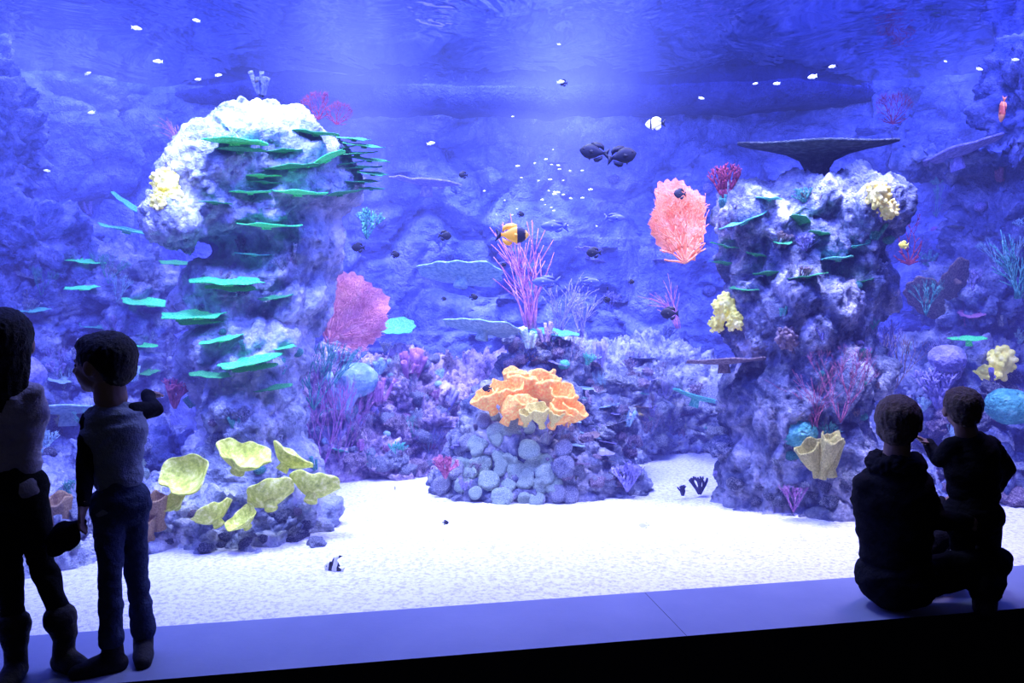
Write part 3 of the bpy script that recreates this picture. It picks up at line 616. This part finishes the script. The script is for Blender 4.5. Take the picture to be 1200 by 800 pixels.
# --- small mixed corals
small={'branch_coral':[bush_mesh(1,200+s,4,.8,.05,8) for s in range(3)],'tube_sponge':[tubes_mesh(1,210+s,9) for s in range(3)],'gorgonian':[bush_mesh(1,220+s,5,.4,.012,6) for s in range(3)],'brain_coral':[brain_mesh(.5,s*2.2) for s in range(2)],'plate_coral':plates[:3]}
smc={}
lab={'branch_coral':'small branching coral tuft on reef rock','tube_sponge':'small stubby tube sponge clump on reef rock','gorgonian':'small feathery gorgonian on reef rock','brain_coral':'small rounded brain coral on reef rock','plate_coral':'small plate coral on reef rock'}
def mixed(n,x0,x1,y0,y1,s0,s1,cols,group,fb=6.6,kinds=('branch_coral','tube_sponge','gorgonian','brain_coral','plate_coral')):
    for i in range(n):
        x=random.uniform(x0,x1); y=random.uniform(y0,y1); p,nn=hit(x,y,fb)
        if p.z<.05: continue
        kd=random.choice(kinds); j=random.randrange(len(small[kd])); c=random.choice(cols); key=(kd,j,c)
        if key not in smc: smc[key]=mats(small[kd][j],M[c])
        s=random.uniform(s0,s1)*(1 if kd!='gorgonian' else 1.8)*(.6 if kd in('plate_coral','brain_coral') else 1)
        put(kd,smc[key],p-nn*.01,(random.uniform(-.1,.35),random.uniform(-.3,.3),random.uniform(0,6)),(s,s,s),None,lab[kd],'sponge' if kd=='tube_sponge' else 'coral',group)
P1=['pinkrock','lilac','violet','magenta','blueplate','pinkrock','teal','lilac']
mixed(90,375,530,410,555,.08,.16,P1,'small corals on the pinkish reef bank')
mixed(70,640,840,420,560,.08,.16,['lilac','violet','blueplate','pinkrock','teal','pinkrock'],'small corals beside the mound')
mixed(14,520,560,500,575,.06,.11,['pinkrock','violet','lilac'],'small corals at the mound foot',5.6)
mixed(44,840,1045,230,590,.07,.13,['lilac','violet','rockpale','bluegreen','brown'],'small corals on the mottled pillar',5.4,('branch_coral','tube_sponge','brain_coral'))
mixed(40,220,390,280,560,.07,.13,['lilac','pinkrock','rockpale','bluegreen'],'small corals on the pale pillar',5.4,('branch_coral','tube_sponge','brain_coral'))
mixed(36,1060,1200,200,560,.1,.2,['lilac','violet','blueplate','bluegreen','magenta'],'small corals on the violet outcrop',6.6)
mixed(40,5,200,250,640,.1,.18,['lilac','violet','blueplate','bluegreen'],'small corals on the dark outcrop',6.6)
mixed(40,430,860,170,430,.14,.26,['violet','rockhaze','wall','wall','rockhaze'],'faint corals on the back wall',8.6,('branch_coral','plate_coral','brain_coral'))
# --- stones / rubble
st=[stone_mesh(s) for s in range(6)]
sm={c:[mats(x,M[c]) for x in st] for c in ('rock','pinkrock','rockpale','polyp','violet','rockhaze','lilac')}
def scatter(n,x0,x1,y0,y1,r0,r1,cols,label,group):
    for i in range(n):
        x=random.uniform(x0,x1); y=random.uniform(y0,y1); p,nn=hit(x,y,6.6)
        if p.z>.02 or y>600:
            r=random.uniform(r0,r1)*p.y/5.5; c=random.choice(cols)
            put('reef_stone',sm[c][i%6],p+Vector((0,0,r*.1)),(random.uniform(-.5,.5),random.uniform(-.5,.5),random.uniform(0,6)),r,None,label,'stone',group)
scatter(50,375,525,415,560,.03,.075,['pinkrock','pinkrock','lilac','lilac'],'small pinkish reef stone on the reef bank','stones on the pinkish reef bank')
scatter(45,660,770,435,580,.03,.07,['lilac','pinkrock','rockpale'],'small violet reef stone beside the mound','stones beside the mound')
scatter(44,100,375,590,645,.03,.07,['rock','lilac','pinkrock'],'small reef stone in the rubble base','stones in the rubble base')
scatter(20,860,1000,560,600,.03,.07,['rock','rockpale'],'small reef stone at foot of pillar','stones at the pillar foot')
scatter(26,10,170,480,640,.04,.1,['rock','lilac','polyp'],'dark blue reef stone on rock outcrop','stones on the dark outcrop')
scatter(30,1060,1200,430,600,.04,.1,['rock','lilac','pinkrock'],'violet reef stone on outcrop','stones on the violet outcrop')
scatter(20,590,670,395,430,.03,.055,['pinkrock','rockpale'],'small pale stone on top of the mound','stones on top of the mound')
scatter(16,770,850,440,530,.05,.1,['lilac','rockhaze'],'violet reef stone on the reef bank','stones on the violet reef bank')

# ---------------------------------------------------------------- fish
def plate2d(bm,pts,th,y=0,tilt=0):
    a=[bm.verts.new((x,y-th/2+tilt*abs(z),z)) for x,z in pts]; b=[bm.verts.new((x,y+th/2+tilt*abs(z),z)) for x,z in pts]; n=len(pts)
    bm.faces.new(a); bm.faces.new(b[::-1])
    for i in range(n): bm.faces.new((a[i],a[(i+1)%n],b[(i+1)%n],b[i]))
def fish_mesh(H=.5,W=.17,fin=.1,banner=0):
    bm=bmesh.new(); ts=[0,.05,.13,.25,.4,.55,.7,.85,1]; hs=[.08,.32,.6,.88,1,.94,.72,.38,.17]; prev=None; n=14
    for t,h in zip(ts,hs):
        x=.5-.8*t; ring=[bm.verts.new((x,math.cos(2*math.pi*i/n)*W/2*h**.8,math.sin(2*math.pi*i/n)*H/2*h)) for i in range(n)]
        if prev:
            for i in range(n): bm.faces.new((prev[i],prev[(i+1)%n],ring[(i+1)%n],ring[i]))
        else: bm.faces.new(ring)
        prev=ring
    bm.faces.new(prev)
    h=H/2
    plate2d(bm,[(-.27,.03),(-.36,.10),(-.5,.2),(-.455,.08),(-.44,0),(-.455,-.08),(-.5,-.2),(-.36,-.10),(-.27,-.03)],.012)
    if banner: plate2d(bm,[(.2,h*.8),(.14,h+.15),(-.05,h+.32),(-.3,h+.36),(-.12,h+.2),(-.05,h+.1),(-.25,h*.55),(-.2,h*.4),(0,h*.7)],.012)
    else: plate2d(bm,[(.2,h*.75),(.15,h+fin*.5),(.02,h+fin*.9),(-.15,h+fin*.75),(-.28,h*.75+fin*.4),(-.29,h*.3),(-.15,h*.6)],.012)
    plate2d(bm,[(.02,-h*.9),(-.05,-h-fin*.7),(-.17,-h-fin*.6),(-.28,-h*.7-fin*.3),(-.29,-h*.3),(-.15,-h*.6)],.012)
    plate2d(bm,[(.2,-h*.7),(.12,-h-fin*.6),(.1,-h*.8)],.012)
    for s in (1,-1): plate2d(bm,[(.2,-.02),(.08,.05),(.04,-.03),(.1,-.09)],.01,s*W*.52)
    return bm2me(bm,'fish')
def eye_mesh(r=.028):
    bm=bmesh.new(); bmesh.ops.create_icosphere(bm,subdivisions=2,radius=r); me=bm2me(bm,'eye'); me.materials.append(M['eyewhite']); return me
EM=eye_mesh()
fm={'oval':fish_mesh(),'deep':fish_mesh(.60,.15,.10),'slim':fish_mesh(.34,.16,.06),'banner':fish_mesh(.6,.14,.1,1)}
cache={}
def fish(x,y,d,w,shape,mat,yaw,label,group=None,eyes=False,pitch=0):
    key=(shape,mat)
    if key not in cache: cache[key]=mats(fm[shape],M[mat])
    L=w/F*d
    o=put('fish',cache[key],at(x,y,d),(0,math.radians(pitch),math.radians(yaw)),L,None,label,'fish',group)
    if eyes:
        for s in (1,-1):
            e=bpy.data.objects.new('eye',EM); link(e); e.parent=o; e.location=(.37,s*.062,.05)
    return o
fish(697,178,4.6,36,'oval','fblack',170,'black surgeonfish swimming nose to tail with another','black surgeonfish pair',True,-10)
fish(728,183,4.5,38,'oval','fblack',10,'black surgeonfish swimming nose to tail with another','black surgeonfish pair',True,-14)
fish(600,275,4.4,40,'oval','fyellow',3,'yellow and black oval reef fish in mid water',None,True)
fish(392,666,3.75,26,'banner','fstripe',172,'black and white striped fish near the sand',None,True,-10)
fish(768,145,5,24,'oval','fyw',160,'yellow and white reef fish swimming up',None,True)
fish(1175,128,5,30,'oval','forange',80,'orange brown fish seen by the rock',None,True,70)
for x,y,w,yw in [(521,276,17,10),(543,205,12,200),(797,227,18,190),(785,367,22,170),(696,296,18,175),(420,290,16,200),(463,298,12,20),(352,314,14,10),(555,348,11,0),(711,351,10,0),(610,251,10,10),(712,338,7,90),(550,640,11,160),(522,612,8,0),(571,455,12,180),(660,97,12,190),(300,95,6,0),(590,310,7,0),(740,330,8,20),(675,560,9,60),(463,572,8,100),(1010,165,7,0),(520,350,7,30)]:
    fish(x,y,5.0 if y<560 else 4.2,w,'deep','fblack',yw+random.uniform(-15,15),'small black damselfish swimming over reef','small black damselfish')
for x,y,w in [(160,33,14),(230,24,11),(185,72,13),(103,86,11),(232,93,9),(256,88,10),(107,132,12),(55,200,9),(910,98,10),(952,90,14),(975,78,10),(1148,81,10),(1190,70,10),(885,98,7),(505,168,12),(657,96,12),(655,52,6),(1108,72,6),(822,115,9)]:
    fish(x,y,4.9,w*.85,'slim','fwhite',random.choice([0,180])+random.uniform(-45,45),'small pale fish glinting near the surface','small pale fish',False,random.uniform(-15,15))
for i in range(34):
    x=random.gauss(640,32); y=random.gauss(225,30)
    fish(x,y,random.uniform(5.5,6.5),random.uniform(3.5,6.5),'slim','fwhite',random.choice([0,180])+random.uniform(-60,60),'tiny pale schooling fish in mid water','tiny schooling fish')
for x,y,w,m,yw in [(1044,353,16,'fy',180),(1059,287,16,'fy',200),(755,615,14,'fwhite',180),(650,265,34,'fblue',190),(720,255,26,'fblue',10),(640,330,34,'fblue',170),(690,330,26,'fblue',0),(770,260,20,'fblue',20),(420,235,10,'fwhite',180)]:
    fish(x,y,5.2 if y<600 else 4.2,w,'slim' if m=='fblue' else 'oval',m,yw,{'fy':'small yellow fish beside the pillar','fblue':'slender blue fish in mid water','fwhite':'small pale fish over sand'}[m],{'fblue':'slender blue fish','fy':'small yellow fish'}.get(m))

# ---------------------------------------------------------------- people
def frame(f,u=(0,0,1)):
    f=Vector(f).normalized(); u=Vector(u); s=f.cross(u).normalized(); u=s.cross(f).normalized()
    return Matrix((s,f,u)).transposed()
def head_parts(c,R,Mx):
    Lp=lambda x,y,z:c+Mx@Vector((x,y,z))*R
    e=lambda p,r:('e',Lp(*p),tuple(k*R for k in r),Mx)
    return [e((0,-.12,.14),(.74,.90,.86)),e((0,.2,-.25),(.56,.62,.62)),e((0,.42,-.68),(.30,.28,.2)),('c',Lp(0,.74,.05),.08*R,Lp(0,.93,-.2),.12*R),
      e((0,.62,.14),(.48,.17,.1)),e((0,.72,-.45),(.22,.1,.08)),e((.74,-.08,-.08),(.09,.2,.28)),e((-.74,-.08,-.08),(.09,.2,.28)),e((.32,.5,-.22),(.2,.2,.2)),e((-.32,.5,-.22),(.2,.2,.2))]
def hand_parts(w,d,n,s,side=1):
    d=Vector(d).normalized(); n=Vector(n); n=(n-d*n.dot(d)).normalized(); b=d.cross(n)*side
    R=Matrix((b,d,n)).transposed()
    P=[('e',w+d*.045*s,(.038*s,.05*s,.017*s),R),('c',w-d*.01*s,.024*s,w+d*.02*s,.026*s)]
    for i,l in zip((-1.5,-.5,.5,1.5),(.056,.072,.078,.068)):
        p=w+d*.08*s+b*i*.0195*s; q=p+(d*.95+n*.2)*l*.5*s; r=q+(d*.7+n*.7)*l*.5*s
        P+=[('c',w+d*.05*s+b*i*.015*s,.011*s,p,.0095*s),('c',p,.0092*s,q,.0085*s),('c',q,.0085*s,r,.0072*s)]
    p=w+d*.02*s+b*.03*s; q=p+(d*.6+b*.7+n*.2)*.04*s; r=q+(d*.9+b*.2+n*.3)*.03*s
    P+=[('c',p,.014*s,q,.011*s),('c',q,.0105*s,r,.0085*s)]
    return P
def foldfn(amp,seed):
    def f(p): return amp*(noise.fractal(Vector((p.x*8+seed,p.y*8,p.z*18+2*noise.noise(p*5))),.9,2,3)+.4)
    return f
def person(label,J,s,fat,matd,vox,hairfn,headR,headM,bodyM,handdirs,boots=False,sleeve2=None,loose=1.0,shoek=1.45,fold=.007,hairamp=.004,cuff=1.0,scarf=False):
    chest=J['chest']; wa=J['waist']; pe=J['pelvis']
    shL,shR=J['shL'],J['shR']; hL,hR=J['hipL'],J['hipR']; z0=J['solez']
    def torso(k):
        return [('c',shL,.052*s*k,shR,.052*s*k),('e',chest,(.160*s*k,.115*s*k,.17*s*k),bodyM),('c',chest+(wa-chest)*.3,.112*s*k*fat,wa,.105*s*k*fat),('e',(chest+wa)/2,(.142*s*k*fat,.11*s*k*fat,.17*s*k),bodyM),
                ('e',wa,(.132*s*k*fat,.105*s*k*fat,.12*s*k),bodyM),('c',J['neck'],.055*s,(chest+J['neck'])/2,.09*s)]
    def hips(k):
        return [('e',pe,(.160*s*k*fat,.125*s*k*fat,.13*s*k),bodyM),('c',hL,.083*s*k*fat,hR,.083*s*k*fat),('c',wa,.10*s*k*fat,pe,.12*s*k*fat)]
    def arm(a,b,c,k): return [('c',a,.050*s*k*fat,b,.038*s*k*fat),('c',b,.038*s*k*fat,c,.027*s*k*fat)]
    def leg(a,b,c,k): return [('c',a,.083*s*k*fat,b,.055*s*k*fat),('c',b,.055*s*k*fat,b+(c-b)*.35,.052*s*k*fat),('c',b+(c-b)*.35,.052*s*k*fat,c,.036*s*k*fat)]
    def foot(a,t,k):
        f=(t-a); f.z=0; f.normalize(); h=Vector((a.x,a.y,z0))-f*.035*s; L=.22*s
        P=lambda u,z: Vector((h.x,h.y,z0+z*s))+f*L*u
        return [('c',a,.034*s*k,P(.1,.045),.034*s*k),('c',P(0,.034),.032*s*k,P(.55,.034),.035*s*k),('c',P(.55,.034),.035*s*k,P(.92,.026),.028*s*k),('c',P(.15,.065),.032*s*k,P(.6,.043),.030*s*k)]
    body=head_parts(J['head'],headR,headM)+[('c',J['head']-headM@Vector((0,.2,.4))*headR,.46*headR,J['neck'],.5*headR)]
    body+=torso(.86)+hips(.86)
    for q in 'LR':
        body+=arm(J['sh'+q],J['el'+q],J['wr'+q],.85)+leg(J['hip'+q],J['kn'+q],J['an'+q],.85)+foot(J['an'+q],J['toe'+q],.8)
        d,n=handdirs[q]; body+=hand_parts(J['wr'+q],d,n,s*(1.0 if s>.8 else 1.1),1 if q=='L' else -1)
    org=Vector((pe.x,pe.y,z0))
    B=obj('person',remesh(body,vox,2,'body'),org,None,M['skin']); tag(B,label,'person')
    for sg in (1,-1):
        bm=bmesh.new(); bmesh.ops.create_icosphere(bm,subdivisions=2,radius=.075*headR,matrix=Matrix.Translation(J['head']+headM@Vector((sg*.27,.70,.0))*headR))
        obj('eye',bm2me(bm,'eye'),org,B,M['eyewhite'])
    hm=remesh(hairfn(J['head'],headR,headM),vox*1.1,2,'hair'); displace(hm,lambda p:hairamp*noise.noise(Vector((p.x*90,p.y*90,p.z*16)))+.002*noise.noise(p*120))
    obj('hair',hm,org,B,matd['hair'])
    if scarf:
        c0=J['neck']+Vector((0,0,-.01)); P=[]
        for i in range(12):
            a=2*math.pi*i/12; b=2*math.pi*(i+1)/12
            P.append(('c',c0+bodyM@Vector((math.cos(a)*.085,math.sin(a)*.08,.012*math.sin(a*3)))*s,.040*s,c0+bodyM@Vector((math.cos(b)*.085,math.sin(b)*.08,.012*math.sin(b*3)))*s,.040*s))
        me=remesh(P,.007,2,'scarf'); displace(me,lambda p:.010*noise.noise(p*55)); obj('scarf',me,org,B,matd['shirt'])
    sh=torso(1.02*loose)
    hem=[hL+(wa-hL)*.25,hR+(wa-hR)*.25] if boots or sleeve2 else [hL+(wa-hL)*.35,hR+(wa-hR)*.35]
    sh+=[('c',hem[0],.103*s*fat*loose,hem[1],.103*s*fat*loose)]
    for q in 'LR':
        if sleeve2 is None: sh+=arm(J['sh'+q],J['el'+q],J['wr'+q],1.12*loose)
    me=remesh(sh,vox*1.3,2,'shirt'); displace(me,foldfn(fold*s,1)); obj('shirt',me,org,B,matd['shirt'])
    if sleeve2 is not None:
        for q in 'LR':
            me=remesh(arm(J['sh'+q],J['el'+q],J['wr'+q],1.18*loose),vox*1.3,2,'sleeve'); displace(me,foldfn(fold*s,2)); obj('sleeve',me,org,B,sleeve2)
    tp=hips(1.0*loose)
    for q in 'LR':
        tp+=leg(J['hip'+q],J['kn'+q],J['an'+q],1.08*loose)
        tp+=[('c',J['kn'+q],.058*s*fat*loose,J['an'+q]+Vector((0,0,.02*s)),.056*s*fat*loose*cuff)]
    me=remesh(tp,vox*1.3,2,'trousers'); displace(me,foldfn(fold*s,5)); obj('trousers',me,org,B,matd['pants'])
    for q in 'LR':
        pr=foot(J['an'+q],J['toe'+q],shoek)
        if boots: a=J['an'+q]; pr+=[('c',a,.060*s,a+(J['kn'+q]-a)*.22,.068*s),('c',a+(J['kn'+q]-a)*.20,.078*s,a+(J['kn'+q]-a)*.23,.078*s)]
        me=remesh(pr,vox*1.1,2,'shoe')
        for v in me.vertices: v.co.z=max(v.co.z,z0)
        so=obj('boot' if boots else 'shoe',me,org,B,matd['shoe'])
        a=J['an'+q]; f=(J['toe'+q]-a); f.z=0; f.normalize(); h=Vector((a.x,a.y,z0+.012*s))-f*.035*s
        me=remesh([('c',h,.038*s*shoek,h+f*.12*s,.041*s*shoek),('c',h+f*.12*s,.041*s*shoek,h+f*.20*s,.034*s*shoek)],vox*1.2,1,'sole')
        for v in me.vertices: v.co.z=min(max(v.co.z,z0),z0+.03*s)
        obj('sole',me,so.location+B.location,so,M['sole'])
    return B
def shorthair(c,R,Mx):
    e=lambda p,r:('e',c+Mx@Vector(p)*R,tuple(k*R for k in r),Mx)
    return [e((0,-.2,.28),(.82,.94,.82)),e((0,-.55,-.1),(.66,.5,.62)),e((0,.22,.60),(.62,.55,.42)),e((0,.5,.62),(.5,.3,.2))]
def longhair(c,R,Mx):
    e=lambda p,r:('e',c+Mx@Vector(p)*R,tuple(k*R for k in r),Mx)
    P=[e((0,-.22,.25),(.82,.94,.86)),e((0,-.35,-.5),(.74,.58,.9))]
    for i in range(9):
        x=-.62+1.24*i/8; y=-.42-.22*(1-(x/.7)**2)
        P.append(('c',c+Mx@Vector((x*.9,y,.1))*R,.20*R,c+Mx@Vector((x*.9,y-.12,-1.9-.2*math.sin(i*2.3)))*R,.10*R))
    return P
def bunhair(c,R,Mx):
    e=lambda p,r:('e',c+Mx@Vector(p)*R,tuple(k*R for k in r),Mx)
    return [e((0,-.18,.20),(.84,.96,.88)),e((0,-.45,-.25),(.74,.58,.62)),e((0,-.82,-.45),(.38,.32,.36))]
# boy
D=2.70
J=dict(head=at(120,427,D),neck=at(130,468,D),chest=at(134,506,D),waist=at(138,556,D),pelvis=at(141,590,D),shL=at(110,488,D-.02),shR=at(156,484,D+.02),
 elL=at(100,538,D-.06),wrL=at(98,590,D-.12),elR=at(182,480,D+.10),wrR=at(172,462,D+.26),hipL=at(129,602,D-.02),hipR=at(154,602,D+.03),
 knL=at(129,670,D-.07),knR=at(160,670,D+.06),anL=at(131,754,D-.05),anR=at(168,742,D+.07),toeL=Vector((at(86,765,D).x,D-.14,0)),toeR=Vector((at(184,760,D).x,D-.10,0)),solez=0.0)
person('young boy standing in dark sleeved shirt and jeans, looking sideways',J,.62,.93,dict(hair=M['hair'],shirt=M['greycloth'],pants=M['denim'],shoe=M['shoe']),.0055,shorthair,.110,frame((-.98,.15,-.02)),frame((-.4,1,0)),
 {'L':((-.15,0,-1),(1,.2,0)),'R':((-.1,1,0),(0,0,-1))},sleeve2=M['blackcloth'],loose=1.06,shoek=1.65,cuff=1.08,hairamp=.003,fold=.011)
# girl
D=2.62
J=dict(head=at(4,402,D),neck=at(6,446,D),chest=at(12,485,D),waist=at(14,540,D),pelvis=at(16,572,D),shL=at(-22,462,D),shR=at(38,462,D),
 elL=at(-30,525,D),wrL=at(-30,580,D),elR=at(40,515,D+.12),wrR=at(18,540,D+.2),hipL=at(2,585,D),hipR=at(32,585,D),
 knL=at(10,665,D),knR=at(50,660,D+.03),anL=at(18,752,D-.03),anR=at(76,742,D+.04),toeL=Vector((at(34,760,D).x,D-.14,0)),toeR=Vector((at(104,760,D).x,D-.01,0)),solez=0.0)
person('girl standing with long dark hair, lavender top, dark trousers and boots',J,.70,.92,dict(hair=M['hair'],shirt=M['lavcloth'],pants=M['blackcloth'],shoe=M['bootleather']),.006,longhair,.112,frame((-.5,.85,0)),frame((-.35,1,0)),
 {'L':((0,0,-1),(1,0,0)),'R':((-.5,.6,.2),(0,0,-1))},boots=True,loose=1.02,shoek=1.5,cuff=.8,fold=.01)
# adult
D=3.2
J=dict(head=at(1054,494,D),neck=at(1050,540,D),chest=at(1048,588,D),waist=at(1047,645,D),pelvis=at(1050,688,D),shL=at(1019,570,D),shR=at(1075,565,D+.02),
 elL=at(1050,620,D+.28),wrL=at(1105,590,D+.26),elR=at(1098,608,D-.04),wrR=at(1134,610,D-.02),hipL=at(1036,690,D+.06),hipR=at(1064,690,D+.0),
 knL=at(1110,660,D+.30),knR=at(1168,658,D+.02),anL=at(1080,697,D+.30),anR=at(1154,712,D-.06),toeL=Vector((at(1100,700,D).x,D+.34,0)),toeR=Vector((at(1172,700,D).x,D+.10,0)),solez=0.0)
J['pelvis'].z=.13; J['hipL'].z=.115; J['hipR'].z=.115; J['anL'].z=.07; J['anR'].z=.075; J['knL'].z=.26
person('adult in black clothes and scarf sitting on ledge holding toddler',J,.96,1.0,dict(hair=M['hairbrown'],shirt=M['blackcloth'],pants=M['blackcloth'],shoe=M['shoe']),.008,bunhair,.108,frame((.62,.75,0)),frame((.35,1,0)),
 {'L':((1,-.3,.2),(0,-1,0)),'R':((1,.1,.15),(0,1,0))},loose=1.04,fold=.012,hairamp=.006,scarf=True)
# toddler on lap
D=3.25
X=-14
J=dict(head=at(1141+X,480,D),neck=at(1147+X,508,D),chest=at(1153+X,534,D),waist=at(1155+X,574,D),pelvis=at(1154+X,602,D),shL=at(1132+X,522,D),shR=at(1174+X,522,D),
 elL=at(1114+X,538,D+.05),wrL=at(1102+X,520,D+.10),elR=at(1194+X,548,D+.02),wrR=at(1184+X,572,D+.10),hipL=at(1142+X,612,D),hipR=at(1166+X,612,D),
 knL=at(1142+X,636,D+.08),knR=at(1172+X,636,D+.07),anL=at(1142+X,664,D+.12),anR=at(1170+X,664,D+.10),toeL=at(1128,675,D+.26),toeR=at(1172,675,D+.24),solez=at(1150,675,D+.12).z)
person('toddler in dark clothes seen from behind, held on the adult lap',J,.60,1.18,dict(hair=M['hairbrown'],shirt=M['blackcloth'],pants=M['blackcloth'],shoe=M['shoe']),.005,shorthair,.092,frame((.2,.95,0)),frame((.3,1,0)),
 {'L':((-.8,.1,.5),(0,0,-1)),'R':((-.6,.6,.3),(0,-1,0))},loose=1.06,shoek=1.3,fold=.011)
D=2.61
me=remesh([('e',at(76,628,D),(.045,.03,.05),None),('e',at(66,636,D),(.035,.025,.04),None),('c',at(84,620,D),.02,at(97,614,D),.012)],.006,3,'bag'); displace(me,foldfn(.012,9))
o=obj('cloth_bag',me,at(76,645,D),None,M['blackcloth']); tag(o,'small crumpled black cloth bag held in the boy hand','bag')

# ---------------------------------------------------------------- lights
def area(name,loc,tgt,power,col,size=.5,spread=180,sy=None):
    l=bpy.data.lights.new(name,'AREA'); l.energy=power; l.color=col; l.size=size; l.spread=math.radians(spread)
    if sy: l.shape='RECTANGLE'; l.size_y=sy
    o=bpy.data.objects.new(name,l); link(o); o.location=loc; o.rotation_euler=(Vector(tgt)-Vector(loc)).to_track_quat('-Z','Y').to_euler(); return o
W=(.55,.62,1); DB=(.10,.13,1); MB=(.22,.28,1)
area('light_left',(-1.9,4.1,4.4),(-1.65,4.95,1.8),100,W,.4,75)
area('light_right',(2.4,4.2,4.4),(2.1,5.15,1.8),140,W,.4,75)
area('added_left_low_fill',(-1.6,3.75,3.1),(-1.55,5.0,.9),20,(.5,.6,1),.4,80)  # added unseen fill, brightens the left pillar's lower column
area('added_right_low_fill',(1.7,4.15,3.15),(1.9,5.1,.9),14,(.5,.6,1),.4,80)  # added unseen fill, brightens the right pillar's lower part
area('light_sand',(-.1,4.3,4.6),(.0,4.6,0),105,(.58,.66,1),.8,100)
area('light_reef',(.3,5.2,4.6),(.1,6.2,0),150,(.55,.64,1),.8,110)
area('light_reef_left',(-1.2,5.3,4.6),(-.9,6.4,.4),100,(.60,.62,1),.6,80)
area('light_pink',(2.2,4.0,4.4),(1.9,4.1,0),36,(1,.5,.75),.6,90)
area('light_wash_left',(-3.6,6.0,4.8),(-4.2,6.8,1),400,(.12,.16,1),1.5,150)
area('light_wash_right',(3.8,5.6,4.8),(4.6,6.4,1),350,DB,1.5,150)
area('light_back',(-.2,6.3,5.0),(-.2,8.1,2.0),150,MB,1.0,70)
area('added_back_fill',(0,6.2,4.8),(0,8.1,1.0),220,DB,4,150,1)  # added blue fill over the back wall, in place of water haze
p=gl(.3,3.5,3.15); q=gl(.3,6.5,.8)
area('added_front_fill',p,q,380,(.13,.17,1),7,170,.3)  # added unseen blue fill, lifts shadows in the tank like haze
area('light_room',(-.5,-1.5,2.9),(0,2.8,.6),5,(.6,.62,1),1.5,150)
w=bpy.data.worlds.new('w'); S.world=w; w.use_nodes=True; w.node_tree.nodes['Background'].inputs[0].default_value=(.004,.005,.03,1); w.node_tree.nodes['Background'].inputs[1].default_value=1
# camera
c=bpy.data.cameras.new('camera'); co=bpy.data.objects.new('camera',c); link(co); co.location=CAM; co.rotation_euler=(math.pi/2,0,0)
c.sensor_width=36; c.lens=27; c.shift_y=-39/1200; S.camera=co
